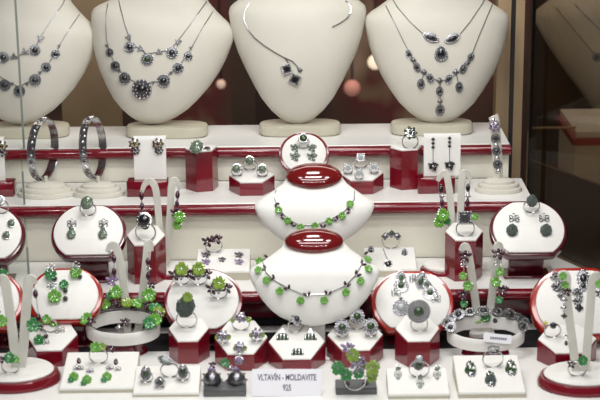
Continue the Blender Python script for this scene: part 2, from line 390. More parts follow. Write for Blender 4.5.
        for a in (40, 140, 220, 320): c.tube([(1.0*math.cos(R(a)), 1.0*math.sin(R(a)), 0), (1.02*math.cos(R(a)), 1.02*math.sin(R(a)), .4), (.75*math.cos(R(a)), .75*math.sin(R(a)), .62)], .07)
        out = [('stone', m.mesh('stone', st, False)), ('claw', c.mesh('claw', 'silver'))]
    elif kind == 'bow':
        m = MB()
        for a in (30, 150, 210, 330, 90): 
            pts = [(.75*math.cos(R(a))*math.sin(PI*k/8)*1.1 + .25*math.sin(2*PI*k/8)*math.sin(R(a)), .75*math.sin(R(a))*math.sin(PI*k/8)*1.1 - .25*math.sin(2*PI*k/8)*math.cos(R(a)), .15) for k in range(9)]
            m.tube(pts, .07)
        s = MB().ell((0, 0, .25), (.3, .3, .22), 10, 6); out = [('wirework', m.mesh('wirework', 'silver')), ('stone', s.mesh('stone', st))]
    elif kind == 'spray':
        m = MB(); s = MB()
        for k in range(11):
            t = k/10; a = R(-150 + 300*t); rx = .5 + .1*t; m.ell((rx*math.cos(a)*.9, .9*math.sin(a), .15), (.17, .17, .14), 6, 4)
            s.ell((.28*math.cos(a), .55*math.sin(a), .2), (.12, .12, .12), 6, 4)
        m.tube([(0, .9, .05), (0, -.9, .05)], .07); out = [('beadwork', m.mesh('beadwork', 'marc')), ('stone', s.mesh('stone', st))]
    elif kind == 'twist':      # open square twist with two halo corners
        m = MB(); 
        for k in (-.35, .35): m.tube([(k-.7, -.6, .1), (k-.6, .3, .1), (k, .8, .1), (k+.65, .4, .1), (k+.6, -.5, .1), (k, -.8, .1)], .11, closed=True); beads(m, 12, .7, .7, .13, .15)
        s = MB().ell((0, 0, .3), (.42, .42, .28), 12, 7); out = [('setting', m.mesh('setting', 'marc')), ('stone', s.mesh('stone', st))]
    elif kind == 'comb':
        m = MB(); 
        for i in range(4): m.ell((-.6+.4*i, -.35 + (.25 if i in (1, 2) else 0), .2), (.17, .62, .16), 6, 6)
        m.prism([(-.8, -.7), (.8, -.7), (.1, .95), (-.1, .95)], 0, .12, .03); s = MB()
        for i in range(3): s.ell((-.4+.4*i, -.1, .3), (.16, .5, .14), 6, 5)
        out = [('setting', m.mesh('setting', 'silver')), ('stone', s.mesh('stone', st))]
    elif kind == 'ball':
        m = MB().ell((0, 0, .5), (.9, .9, .9), 14, 9); beads(m, 10, .95, .95, .12, .5); out = [('bead', m.mesh('bead', st))]
    elif kind == 'dot':
        m = MB().ell((0, 0, .2), (.8, .8, .5), 8, 5)
        for i in range(4): m.ell((.7*math.cos(PI/2*i), .7*math.sin(PI/2*i), .2), (.4, .4, .3), 6, 4)
        out = [('link', m.mesh('link', st))]
    cache[key] = out; return out
def frame(n, up=(0, 0, 1)):
    n = n.normalized(); up = Vector(up); y = up - n*up.dot(n)
    if y.length < 1e-3: y = Vector((0, 1, 0)) - n*n.y
    y.normalize(); x = y.cross(n); return Matrix((x, y, n)).transposed()
def put(root, kind, st, loc, rot3, size, name=None, spin=0):
    ps = piece(kind, st); inv = root.matrix_world.inverted()
    main = bpy.data.objects.new(name or ps[0][0], ps[0][1]); C.objects.link(main); main.parent = root
    main.matrix_local = inv @ (Matrix.Translation(loc) @ (rot3 @ Matrix.Rotation(spin, 3, 'Z')).to_4x4() @ Matrix.Scale(size, 4))
    for nm, me in ps[1:]:
        c = bpy.data.objects.new(nm, me); C.objects.link(c); c.parent = main
    return main
def hit(surf, px, py, Y=None):
    d = ray(px, py).normalized(); best = None
    for b in surf or []:
        h = b.ray_cast(EYE, d)
        if h[0] is not None and (best is None or h[3] < best[2]): best = (h[0], h[1], h[2 + 1])
    if best is None:
        if Y is None: Y = 1.7
        return P(px, py, Y), Vector((0, -1, .15)).normalized()
    n = best[1]
    if n.dot(d) > 0: n = -n
    return best[0], n
def on(surf, px, py):
    return any(b.ray_cast(EYE, ray(px, py).normalized())[0] is not None for b in surf)
TOEYE = lambda p: (EYE - p).normalized()
def proj(surf, px, py, Y=None, lift=.0006, face=.35):
    if surf: p, n = hit(surf, px, py, Y)
    else: p, n = P(px, py, Y), TOEYE(P(px, py, Y)); 
    return p + n*lift, (n.lerp(TOEYE(p), face)).normalized()

def jewel(name, label, cat, els, surf=None, Y=None, group=None, wires=(), wirer=.0005, wmat='silver', wname='chain', part='pendant', lift=.0006, face=.35):
    """els: (kind, material, px, py, size px[, spin deg]); wires: lists of pixels"""
    p0, n0 = proj(surf, els[0][2], els[0][3], Y, lift)
    t = thing(name, label, cat, p0, None, group); inv = t.matrix_world.inverted()
    for w in wires:
        pts = []; 
        for i in range(len(w)-1):
            (ax, ay), (bx, by) = w[i], w[i+1]; k = max(1, int(math.hypot(bx-ax, by-ay)/4))
            for j in range(k): pts.append((ax+(bx-ax)*j/k, ay+(by-ay)*j/k))
        pts.append(w[-1]); MB().tube([inv @ proj(surf, x, y, Y, .0008)[0] for x, y in pts if not surf or Y or on(surf, x, y)], wirer, 6).build(wname, wmat, t)
    for e in els:
        p, n = proj(surf, e[2], e[3], Y, lift, face); put(t, e[0], e[1], p, frame(n), e[4]*S(p), part, R(e[5]) if len(e) > 5 else 0)
    return t

def ring(label, px, py, surf, head, group=None, r=.0098, tilt=22, Y=None, htilt=48, bmat='silver', yaw=0):
    """px, py: pixel where the band meets its support; head: (kind, material, dx, dz, size px) in ring radii"""
    p, n = hit(surf, px, py, Y); fr = Matrix.Rotation(R(yaw), 3, 'Z') @ Matrix.Rotation(R(tilt), 3, 'X')
    t = thing('ring', label, 'ring', p, fr, group); s = S(p)
    MB().tube([(r*math.sin(2*PI*i/28), 0, r*.93 - r*math.cos(2*PI*i/28)) for i in range(28)], .0008, 6, ry=.0016, closed=True).build('band', bmat, t)
    up = t.matrix_world.to_3x3()
    for kd, st, dx, dz, sz in head:
        loc = t.matrix_world @ Vector((dx*r, -.0005, r*.93 + r*dz))
        nn = (Matrix.Rotation(R(htilt-tilt), 3, 'X') @ Vector((dx*.25, 0, 1))); put(t, kd, st, loc, frame(up @ nn, (0, .3, 1)), sz*s, 'ring_head')
    return t

# ------------------------------------------------------------------ display furniture
def hexblock(label, cx, wpx, base_py, front_py, back_py, tier, m='lac', rot=0, group=None, slits=True, depthk=.87, xk=.5):
    """base_py: bottom of front edge; front_py/back_py: front and back edge of the slanted white top"""
    f = F(cx, base_py, TZ[tier]); w = wpx * S(f) / 2; d = w * 2 * depthk / 2
    zf = P(cx, front_py, f.y).z - TZ[tier]; zb = P(cx, back_py, f.y + 2*d).z - TZ[tier]
    zb = max(zb, zf + .0005)
    t = thing('ring_block', label, 'ring display block', (f.x, f.y + d, TZ[tier] + .0002), None, group); s = []
    pts = [(w*xk, -d), (w, 0), (w*xk, d), (-w*xk, d), (-w, 0), (-w*xk, -d)]
    if rot:
        q = R(rot); pts = [(x*math.cos(q)-y*math.sin(q), x*math.sin(q)+y*math.cos(q)) for x, y in pts]
    zz = lambda y: zf + (zb - zf) * (y + d)/(2*d)
    th = .0022
    def rg(k, dz, flat=None): return [(x*k, y*k, (zz(y*k) + dz) if flat is None else flat) for x, y in pts]
    MB().loft([rg(.985, 0, 0), rg(1, 0, .001), rg(1, -th-.0008), rg(.985, -th)]).build('body', m, t, smooth=False)
    MB().loft([rg(.96, -th), rg(.975, -th*.5), rg(.97, -.0004), rg(.94, 0)]).build('top_pad', 'pad', t, surf=s)
    return t, s

def ovalpad(label, cx, cy, wpx, Y, tier, m='lac', a=45, yk=.93, cut=.80, ped=True, group=None, spin=0, th=.012, pedw=.45, ck=.915):
    c = P(cx, cy, Y); r = wpx * S(c) / 2; rot = Matrix.Rotation(R(a), 3, 'X')
    base_z = TZ[tier]
    t = thing('display_pad', label, 'round display pad', (c.x, c.y, base_z), None, group); s = []
    off = Vector((0, 0, c.z - base_z))
    def outline(k, n=48):
        o = []
        for i in range(n):
            q = 2*PI*i/n; x, y = r*k*math.cos(q), r*yk*k*math.sin(q); y = max(-r*yk*k*cut, min(r*yk*k*(cut+.13), y)); o.append((x, y))
        return o
    def rings(spec): return [[off + rot @ Vector((x, y, z)) for x, y in outline(k)] for k, z in spec]
    MB().loft(rings([(.93, -th-.001), (.98, -th), (1, -th*.6), (1, -th*.25), (.97, 0), (.93, .0003)])).build('rim', m, t)
    MB().loft(rings([(ck-.015, .0004), (ck, .001), (ck-.01, .003), (ck-.035, .0036)])).build('cushion', 'pad', t, surf=s)
    if ped:
        h = c.z - base_z; back = -(rot @ Vector((0, 0, 1))) * (th + .002); by = back.y; w = r * pedw
        lowz = h - r*yk*cut*math.sin(R(a))*.75
        MB().box(-w, w, by - .001, by + .012, .003, max(.006, h + back.z - .010), .001).build('pedestal', 'lacd', t)
        MB().box(-w*1.35, w*1.35, -.012 + by, by + .020, 0, .0028, .0008).build('base', 'lacd', t)
    return t, s

def vstand(label, tier, Y, base, lpts, rpts, wpx=8, disc=None, m='lac', group=None):
    """lpts / rpts: pixels of each arm from the foot to the curled tip"""
    z0 = TZ[tier]; b = P(base[0], base[1], Y); t = thing('earring_stand', label, 'earring stand', (b.x, Y, z0), None, group); inv = t.matrix_world.inverted()
    s = []; sp = S(b); dx, w = disc or (0, 22); R0 = w*sp
    hq = .005 if w > 40 else 0
    MB().lathe([(R0*.96, 0), (R0, .001), (R0*.99, .0035+hq*.5), (R0*.94, .005+hq)], 36, 1, .8).build('base', m, t)
    MB().lathe([(R0*.84, .005+hq), (R0*.86, .007+hq), (R0*.82, .009+hq), (R0*.3, .0098+hq)], 36, 1, .8).build('base_pad', 'pad', t, surf=s)
    for arm in (lpts, rpts):
        n = len(arm); P3 = [inv @ P(x, y, Y) for x, y in arm]; P3 = [Vector((b_.x, 0, max(b_.z, .0098+hq))) for b_ in P3]
        # smooth
        pts = []
        for i in range(n-1):
            p0, p1, p2, p3 = P3[max(i-1, 0)], P3[i], P3[i+1], P3[min(i+2, n-1)]
            for k in range(6):
                u = k/6; pts.append(.5*((2*p1)+(-p0+p2)*u+(2*p0-5*p1+4*p2-p3)*u*u+(-p0+3*p1-3*p2+p3)*u**3))
        pts.append(P3[-1]); N = len(pts); hw = wpx*sp/2
        for i, q in enumerate(pts): q.y += .004*(i/N)
        ws = [hw*(.80 if i < N*.7 else .80 - .40*(i-N*.7)/(N*.3)) for i in range(N)]; rg = []
        for i in range(N):
            tv = pts[min(i+1, N-1)] - pts[max(i-1, 0)]; tv.y = 0; tv.normalize(); a_ = Vector((tv.z, 0, -tv.x)); d_ = Vector((0, .0011, 0))
            rg.append([pts[i]-a_*ws[i]-d_*.6, pts[i]-a_*ws[i]*.9-d_, pts[i]+a_*ws[i]*.9-d_, pts[i]+a_*ws[i]-d_*.6, pts[i]+a_*ws[i]+d_, pts[i]-a_*ws[i]+d_])
        MB().loft(rg).build('arm', 'strap', t)
    return t, s

def tray(label, cx, x0, x1, base_py, back_py, tier, h=.006, rise=.006, m='pad', group=None):
    f = F(cx, base_py, TZ[tier]); s_ = S(f); w = (x1-x0)*s_/2; 
    zf = h; bk = f.y
    d = .001
    while P(cx, back_py, bk + d).z - TZ[tier] < h + rise - .0 and False: d += .001
    # depth so that the back edge lands on back_py
    g = ray(cx, back_py); q = EYE + g*((TZ[tier] + h + rise - EYE.z)/g.z); d = max(.01, q.y - f.y)
    t = thing('jewel_tray', label, 'display tray', (f.x, f.y, TZ[tier] + .0002), None, group); s = []
    def rg(k, z0, z1): 
        return [(-w*k, d*(1-k), z0), (w*k, d*(1-k), z0), (w*k, d*k, z1), (-w*k, d*k, z1)]
    MB().loft([rg(1, 0, 0), rg(1, zf-.003, zf+rise-.003)]).build('tray_body', 'bustb' if m == 'pad' else m, t, smooth=False)
    MB().loft([rg(1.0, zf-.0029, zf+rise-.0029), rg(1.0, zf-.001, zf+rise-.001), rg(.985, zf, zf+rise)]).build('cushion', m, t, smooth=False, surf=s)
    return t, s

def card(label, px0, px1, py0, py1, bx0, bx1, by0, by1, tier, group=None):
    f = F((bx0+bx1)/2, by1, TZ[tier]); s_ = S(f); w = (bx1-bx0)*s_/2; h = P((bx0+bx1)/2, by0, f.y).z - TZ[tier]
    t = thing('earring_card', label, 'earring display', (f.x, f.y, TZ[tier] + .0002), None, group); s = []
    MB().box(-w, w, 0, .022, 0, h, .001).build('base', 'lac', t)
    Yc_ = f.y + .012; a = P(px0, py0, Yc_) - f; b = P(px1, py1, Yc_) - f
    def rr(z, y): return [(a.x, y, z), (b.x, y, z), (b.x, y+.003, z), (a.x, y+.003, z)]
    z1 = a.z
    MB().loft([rr(h+.0003, .010), rr(z1-.006, .012), rr(z1-.002, .0125), [(a.x, .014, z1), (b.x, .014, z1), (b.x, .022, z1-.001), (a.x, .022, z1-.001)]]).build('card', 'pad', t, surf=s)
    return t, s

# ------------------------------------------------------------------ necklaces on the tall busts
G_N = None
jewel('necklace', 'silver necklace with three round dark pendants and small triangles, upper strand on the second bust', 'necklace',
  [('halo', 'black', 130, 47, 6), ('tri', 'marc', 129, 38, 4, 20), ('tri', 'marc', 140, 49, 4, -60), ('halo', 'mold', 147.5, 59, 6.8), ('tri', 'marc', 159.5, 52.5, 4, 60), ('halo', 'black', 172, 52.5, 6.5), ('tri', 'marc', 178, 42.5, 4, -20)],
  S2, wires=[[(118, -14), (119, 0), (121, 10), (125, 25), (129, 36), (130, 43), (140, 49), (147, 54), (159, 52), (170, 50), (177, 42), (190, 25), (206, 2), (212, -10)]], wirer=.00055, wmat='marc')
jewel('necklace', 'longer silver necklace of seven graduated round dark pendants on the second bust', 'necklace',
  [('halo', 'black', 142, 89, 10.5), ('halo', 'black', 110, 52.5, 4.6), ('halo', 'black', 115.6, 66, 5.5), ('halo', 'black', 125, 78, 6.5), ('halo', 'black', 163.6, 80.6, 7), ('halo', 'black', 178, 68, 6), ('halo', 'black', 188, 56, 5), ('tri', 'marc', 107, 46, 2.4), ('tri', 'marc', 191, 48, 2.4), ('tri', 'marc', 153, 83, 2.6), ('tri', 'marc', 171, 73, 2.6), ('tri', 'marc', 119, 71, 2.6)],
  S2, wires=[[(112, -8), (109, 0), (106.5, 12), (106, 25), (107, 41), (110, 52), (116, 66), (126, 77), (140, 84), (155, 82), (170, 74), (180, 65), (190, 50), (203, 27), (215, 8), (221, -3), (224, -10)]], wirer=.00055, wmat='marc')
jewel('necklace', 'upper strand of round dark pendants and triangles on the cut-off left bust', 'necklace',
  [('halo', 'black', 35, 50, 6.2), ('tri', 'marc', 40.5, 39, 4.4, -20), ('tri', 'marc', 25, 52.5, 4.5, 60), ('tri', 'marc', 13.5, 57, 4.5, -60), ('halo', 'black', 3.5, 57.5, 6.2)],
  S1, wires=[[(66, -4), (62, 5), (50, 22), (40, 38), (35, 48), (25, 52), (19, 56), (13, 57), (4, 57), (-8, 46)]], wirer=.00055, wmat='marc')
jewel('necklace', 'lower strand of round dark pendants on the cut-off left bust', 'necklace',
  [('halo', 'black', 19.5, 91, 6.2), ('halo', 'black', 55.5, 54, 5), ('halo', 'black', 46, 67, 5.4), ('halo', 'black', 35, 80, 6.6), ('halo', 'black', 5, 85, 6.4), ('tri', 'marc', 59, 46, 2.4), ('tri', 'marc', 40, 73, 2.6), ('tri', 'marc', 27, 84, 2.6), ('tri', 'marc', 12, 84, 2.6)],
  S1, wires=[[(92, -6), (86, 5), (79, 15), (68, 31), (59, 46), (55, 54), (46, 67), (34, 79), (19, 87), (5, 80), (-8, 70)]], wirer=.00055, wmat='marc')
jewel('collar', 'open silver wire collar with two dark clustered squares on the third bust', 'necklace',
  [('square', 'black', 287, 69, 6.0, 20), ('square', 'black', 295, 79, 6.4, -25), ('dot', 'marc', 300, 70, 2.5)],
  S3, wires=[[(249, 4), (244.5, 12), (244.5, 20), (248, 29), (255, 38), (265, 46), (276, 53), (285, 58), (289, 64)], [(283, 57), (292, 61), (297, 66), (299, 72)], [(345, 1), (350, 5), (351, 11), (347, 18), (340, 23), (332, 27)]], wirer=.0010, wmat='silver', wname='wire')
jewel('necklace', 'silver necklace with two dark leaves and a teardrop, upper strand on the rightmost lit bust', 'necklace',
  [('tear', 'black', 441, 52.5, 8), ('marqL', 'black', 431, 37.5, 8), ('marqR', 'black', 452, 38.5, 8)],
  S4, wires=[[(386, -12), (392, -2), (398, 8), (410, 22), (423, 34)], [(460, 34), (470, 22), (482, 4), (489, -9)]], wirer=.00055, wmat='marc')
jewel('necklace', 'longer necklace of dark ovals with five hanging drops on the rightmost lit bust', 'necklace',
  [('oval', 'black', 440, 110, 6.2), ('oval', 'black', 409, 54, 4.6, 25), ('oval', 'black', 417, 67, 5, 20), ('oval', 'black', 430, 78, 5, 20), ('oval', 'black', 448.5, 79, 5, -20), ('oval', 'black', 463, 69, 5, -20), ('oval', 'black', 470.5, 57, 4.6, -25),
   ('oval', 'black', 421, 84, 5.4), ('oval', 'black', 459, 87, 5.4), ('oval', 'black', 439.5, 91, 5), ('dot', 'marc', 413.5, 60, 3), ('dot', 'marc', 424, 72, 3.2), ('dot', 'marc', 439.5, 80.5, 3.2), ('dot', 'marc', 455.5, 72, 3.2), ('dot', 'marc', 467, 63, 3), ('dot', 'marc', 440, 101, 2.6)],
  S4, wires=[[(380, -8), (384, 2), (390, 14), (400, 34), (408, 50), (417, 67), (430, 78), (440, 81), (449, 79), (463, 69), (471, 56), (480, 33), (492, 5), (496, -8)], [(424, 72), (421, 84)], [(456, 72), (459, 87)], [(440, 80), (440, 108)]], wirer=.00055, wmat='marc')
jewel('necklace', 'dim chain with a black pendant on the stand-in for the reflected bust', 'necklace',
  [('halo', 'black', 597, 57, 5)], S5, wires=[[(556, 8), (570, 25), (585, 43), (597, 57), (605, 62)], [(575, 5), (590, 20), (604, 34)]], wirer=.0009, wmat='marc')

# ------------------------------------------------------------------ low collar busts with lacquered oval tops
def low_bust(label, cx, rows, cap, tier, Y0, capY, footpy):
    p = F(cx, footpy, TZ[tier]); t = thing('collar_bust', label, 'bust', (p.x, p.y, TZ[tier]+.0002)); inv = t.matrix_world.inverted(); s = []
    rg = secs(rows, cx, 56)
    MB().loft([[inv @ q for q in r] for r in rg]).build('torso', 'pad', t, surf=s)
    x0, x1, y0, y1 = cap; c = P((x0+x1)/2, (y0+y1)/2, capY); k = S(c); w = (x1-x0)/2*k; hh = (y1-y0)/2*k
    n_ = (TOEYE(c)*.55 + Vector((0, 0, 1))*.75).normalized(); fr = frame(n_, (0, 0, 1))
    m = MB(); prof = [(.9, -.006), (.98, -.004), (1, -.0015), (.98, .0008), (.88, .0035), (.7, .006), (.45, .0078), (.2, .0086), (.02, .0088)]
    ry = hh / 0.62
    m.loft([[inv @ (c + fr @ Vector((w*q*math.cos(2*PI*i/40), ry*q*.88*math.sin(2*PI*i/40), z))) for i in range(40)] for q, z in prof])
    m.build('lacquered_cap', 'cap', t)
    low = rows[0]; lp = inv @ P(cx, low[0]-14, low[2])
    MB().box(-.012, .012, lp.y+.006, lp.y + .014, .003, max(.012, lp.z), .001).build('foot', 'pad', t)
    MB().box(-.03, .03, lp.y-.008, lp.y + .026, 0, .003, .001).build('base', 'pad', t)
    return t, s
YU = 1.775; YL = 1.682
UB, SU = low_bust('low white collar bust with red oval cap, upper one of the two in the centre', 314.5,
  [(249, 6, YU-.012, .003, .003), (246, 18, YU-.011, .006, .004), (241, 30, YU-.009, .010, .005), (233, 42, YU-.006, .014, .006), (224, 51, YU-.003, .017, .007), (214, 57.5, YU+.000, .019, .008), (207, 60, YU+.003, .020, .009), (203, 59.5, YU+.006, .021, .010), (199, 54, YU+.008, .021, .012), (194, 46, YU+.011, .020, .014), (189, 39, YU+.013, .018, .014), (184, 32.5, YU+.015, .016, .013), (178, 28, YU+.017, .014, .012), (174, 26, YU+.018, .010, .010)],
  (286, 342, 163.5, 187), 'C', YU, YU+.012, 268)
LB, SL = low_bust('low white collar bust with red oval cap, lower and larger one in the centre', 314.5,
  [(325, 7, YL-.020, .003, .003), (321, 24, YL-.019, .006, .004), (316, 35, YL-.017, .009, .005), (309, 44, YL-.014, .013, .006), (299, 52.5, YL-.010, .016, .007), (289, 59, YL-.006, .019, .008), (279, 64, YL-.002, .021, .009), (272, 65.5, YL+.002, .022, .010), (268, 64, YL+.004, .023, .011), (264, 57, YL+.007, .023, .013), (259, 49, YL+.010, .021, .014), (254, 42, YL+.012, .019, .014), (248, 34, YL+.015, .017, .013), (243, 30, YL+.017, .014, .012), (240, 27, YL+.018, .010, .010)],
  (284.5, 343.5, 229, 251.5), 'D', YL, YL+.011, 352)
UF = [(279, 210.5), (288, 220), (300.6, 226.7), (315, 225.5), (329, 220.7), (342, 215.6), (349.6, 204.5)]
UP = [(276.6, 205), (282, 216.5), (293, 224.5), (323, 226), (336, 219), (348.5, 211)]
LF = [(259.5, 261), (259, 271.5), (267, 280.5), (280, 290.7), (300.5, 300), (324, 300), (345.6, 292), (360, 281), (368, 270), (367, 261)]
LP = [(266, 258), (264, 269), (272.5, 278.5), (287.5, 288), (307, 294.5), (328, 293), (346.5, 284.5), (357, 274), (362.5, 264), (366, 255)]
jewel('necklace', 'necklace of seven green crystal flowers and dark leaves on the upper collar bust', 'necklace',
  [('flower', 'green', x, y, 4.6, 20*i) for i, (x, y) in enumerate(UF)] + [('twin', 'garnet', x, y, 3.6, 40*(i-3)) for i, (x, y) in enumerate(UP)], SU,
  wires=[[(279, 186), (274, 196), (277, 207), (288, 219), (300, 225), (315, 225), (330, 220), (345, 211), (354, 200), (354, 187)]], wirer=.0006)
jewel('necklace', 'necklace of ten green crystal flowers and purple leaves on the lower collar bust', 'necklace',
  [('flower', 'green', x, y, 5.0, 25*i) for i, (x, y) in enumerate(LF)] + [('twin', 'garnet', x, y, 4.4, 30*(4.5-i)*.6) for i, (x, y) in enumerate(LP)], SL,
  wires=[[(270, 253), (263, 262), (266, 273), (275, 281), (290, 289), (305, 295), (327, 294), (345, 286), (356, 275), (362, 264), (360, 253)]], wirer=.0006)

# ------------------------------------------------------------------ middle step (tier B)
def bangle_stand(label, cx, base_py, wpx, tier, steps=3):
    f = F(cx, base_py, TZ[tier]); R0 = wpx*S(f)/2; t = thing('bracelet_stand', label, 'bracelet stand', (f.x, f.y + R0*.62, TZ[tier]+.0002)); s = []
    MB().lathe([(R0*.97, 0), (R0, .002), (R0*.98, .005), (R0*.86, .0055), (R0*.87, .0085), (R0*.84, .0100), (R0*.68, .0105), (R0*.66, .0135), (R0*.5, .0155), (R0*.2, .0165)], 40, 1, .62).build('base', 'bust', t)
    MB().tube([(0, 0, .0165), (0, 0, .024)], .0022, 10).build('stem', 'bust', t)
    return t
def bangle(label, cx, top, bot, wpx, Y, yaw, band_w, stone, group=None, tilt=0, flip=1):
    a = P(cx, top, Y); b = P(cx, bot, Y); c = (a+b)/2; rz = (a.z-b.z)/2; rx = rz*.92
    rot = Matrix.Rotation(R(tilt), 3, 'Y') @ Matrix.Rotation(R(yaw), 3, 'Z')
    t = thing('bangle', label, 'bracelet', c, rot, group); bw = band_w*S(c)/2; n = 44
    def ringpts(k, off, a0=0, a1=2*PI, nn=n): return [Vector((rx*k*math.cos(a0+(a1-a0)*i/nn), off, rz*k*math.sin(a0+(a1-a0)*i/nn))) for i in range(nn+1)]
    m = MB(); rings = []
    for i in range(n):
        q = 2*PI*i/n; e = Vector((math.cos(q), 0, math.sin(q))); 
        ctr = Vector((rx*e.x, 0, rz*e.z)); rings.append([ctr + Vector((0, -bw, 0)), ctr + Vector((0, bw, 0)), ctr - e*.0012 + Vector((0, bw, 0)), ctr - e*.0012 + Vector((0, -bw, 0))])
    rings.append(rings[0]); m.loft(rings, cap=False)
    for off in (-bw, bw): m.tube(ringpts(1, off)[:-1], .0006, 5, closed=True)
    m.build('band', 'silver', t)
    for i in range(30):
        q = 2*PI*i/30; e = Vector((math.cos(q), 0, math.sin(q))); p = Vector((rx*e.x, 0, rz*e.z)) + e*.0003
        fr = frame(e, (0, 1, 0)); o = put(t, 'dot' if i % 2 else 'cab', stone if i % 2 == 0 else 'silver', t.matrix_world @ p, rot @ fr, bw*(.55 if i % 2 == 0 else .5), 'stone_setting')
    return t
bs1 = bangle_stand('round stepped cream bracelet stand just right of the left glass seam', 44, 200, 60, 'B')
bs2 = bangle_stand('round stepped cream bracelet stand beneath the second bust from the left', 97, 199.5, 52, 'B')
bs3 = bangle_stand('round stepped cream bracelet stand at the right end of the middle step', 500, 195, 48, 'B')
Ym = F(97, 189, zB).y
bangle('silver bangle with black stones on the stand right of the left glass seam', 43, 119, 179, 8, Ym, 74, 8, 'garnet', tilt=2)
bangle('silver bangle with black stones, leaning on the stand under the second bust', 93, 118, 177, 8, Ym, 77, 7.5, 'garnet', tilt=-4)
# strap bracelet at the right
f = F(500, 190, zB); Yr = f.y
t = thing('bracelet_strap_holder', 'upright narrow cream strap holder on the rightmost bracelet stand', 'holder', (P(496, 180, Yr).x, Yr, P(496, 181.5, Yr).z)); srf = []
inv = t.matrix_world.inverted(); pts = [(494.5, 118), (496, 140), (497.5, 160), (498.5, 180)]
MB().tube([inv @ P(x, y, Yr - .002) for x, y in [(493, 116), (494, 118), (495, 126), (496, 140), (497.5, 160), (498, 174), (498, 179)]], .0062, 12, ry=.0020, yax=(0, 1, 0)).build('strap', 'bust', t, surf=srf)
jewel('bracelet', 'silver link bracelet of dark flower clusters hanging on the narrow upright holder at right', 'bracelet',
  [('cluster', 'amet', 494.5, 126, 6.2), ('dot', 'silver', 493, 120, 3.5), ('halo', 'black', 495.5, 138, 5), ('dot', 'silver', 496, 145, 3), ('halo', 'black', 496.5, 151, 5), ('dot', 'silver', 497, 158, 3), ('halo', 'black', 497.5, 164, 5), ('dot', 'silver', 498, 171, 3)], srf, Y=Yr, part='link', lift=.0005)

c7, s7 = card('white earring card on maroon foot with flower cluster studs, below the second bust', 133, 167, 137, 183, 127, 168, 182, 197, 'B')
for x, side in ((134.5, 'left'), (158, 'right')):
    jewel('stud_earring', side + ' flower cluster stud of dark and yellow stones on the card below the second bust', 'earring', [('cluster', 'garnet', x, 143.5, 6), ('cluster', 'black', x+1, 150, 4.6)], s7, Y=Ym, part='cluster')
c13, s13 = card('white earring card on maroon foot with two black drop earrings, below the rightmost lit bust', 424, 460, 134.5, 179, 418, 455, 178.5, 194, 'B')
for x, y, side in ((433, 138, 'left'), (449.5, 137, 'right')):
    jewel('drop_earring', side + ' black flower drop earring on the card below the rightmost lit bust', 'earring', [('star', 'black', x, y+28, 5.2), ('star', 'black', x, y+28, 4, 36), ('dot', 'black', x, y+5, 1.8), ('dot', 'black', x, y+9, 1.8), ('dot', 'black', x, y+1, 1.8)], s13, Y=Ym, wires=[[(x, y), (x, y+24)]], part='stone_cluster', wname='wire')
c0, s0 = card('white earring card on maroon foot cut off by the left edge', -22, 6, 138, 184, -22, 14, 183, 197, 'B')
jewel('stud_earring', 'dark and yellow cluster stud at the left edge beneath the cut-off bust', 'earring', [('cluster', 'garnet', 2, 146, 6), ('cluster', 'black', 3, 152, 4.6)], s0, Y=Ym, part='cluster')
# ring blocks on tier B
b8, s8 = hexblock('tall narrow maroon hexagonal block under the second bust, with one ring', 201.5, 33, 192, 150.5, 147, 'B', rot=14)
ring('silver ring with a sage oval stone on the tall narrow block under the second bust', 203, 149.5, s8, [('raw', 'sage', -.7, 1.1, 7)], tilt=68, r=.009)
b12, s12 = hexblock('tall narrow maroon hexagonal block under the fourth bust, with one ring', 406.5, 33, 190, 149.5, 145.5, 'B', rot=12)
ring('silver ring with a dark square cluster on the tall narrow block under the fourth bust', 410, 148.5, s12, [('cluster', 'mold', 0, 1.15, 7)], tilt=8, htilt=60)
b9, s9 = hexblock('low maroon hexagonal block with three green-stone rings, right of the tall narrow block', 251.5, 46, 196, 182, 167, 'B', 'lac')
b11, s11 = hexblock('low maroon hexagonal block with pale square rings, left of the tall right block', 362, 45, 194.5, 180, 164.5, 'B', 'lac')
for (x, y, lb) in ((250, 170, 'back'), (237, 176, 'left'), (262.5, 176.5, 'right')):
    ring(lb + ' of three green-stone rings on the low block left of the small round pad', x, y, s9, [('cab', 'sage', 0, 1.0, 4.8)], 'green stone rings on the low block', tilt=26, htilt=72, r=.0085 if lb == 'back' else .0068)
for (x, y, r_, lb) in ((360.5, 168, .0088, 'back'), (348, 174, .0055, 'left'), (374, 173.5, .0055, 'right'), (359, 179.5, .0055, 'front')):
    ring(lb + ' of four pale square rings on the low block right of the centre', x, y, s11, [('square', 'pale', 0, 1.0, 5)], 'square rings on the low block', tilt=24, htilt=74, r=r_)
# small round pad on tier B
p10, s10 = ovalpad('small round white pad in a maroon rim behind the upper collar bust', 304, 154, 51, Ym, 'B', 'lac', a=58, cut=.94, ck=.87)
ring('silver ring with a dark round stone at the top of the small round pad', 303.5, 148, s10, [('cab', 'mold', 0, 1.0, 5.2)], tilt=20, htilt=62, r=.0075)
for x, side in ((295, 'left'), (312, 'right')):
    jewel('stud_earring', side + ' dark green leaf earring on the small round pad behind the upper collar bust', 'earring', [('star', 'sage', x, 148, 4.8), ('star', 'sage', x, 157, 5.2)], s10, part='leaf_cluster')

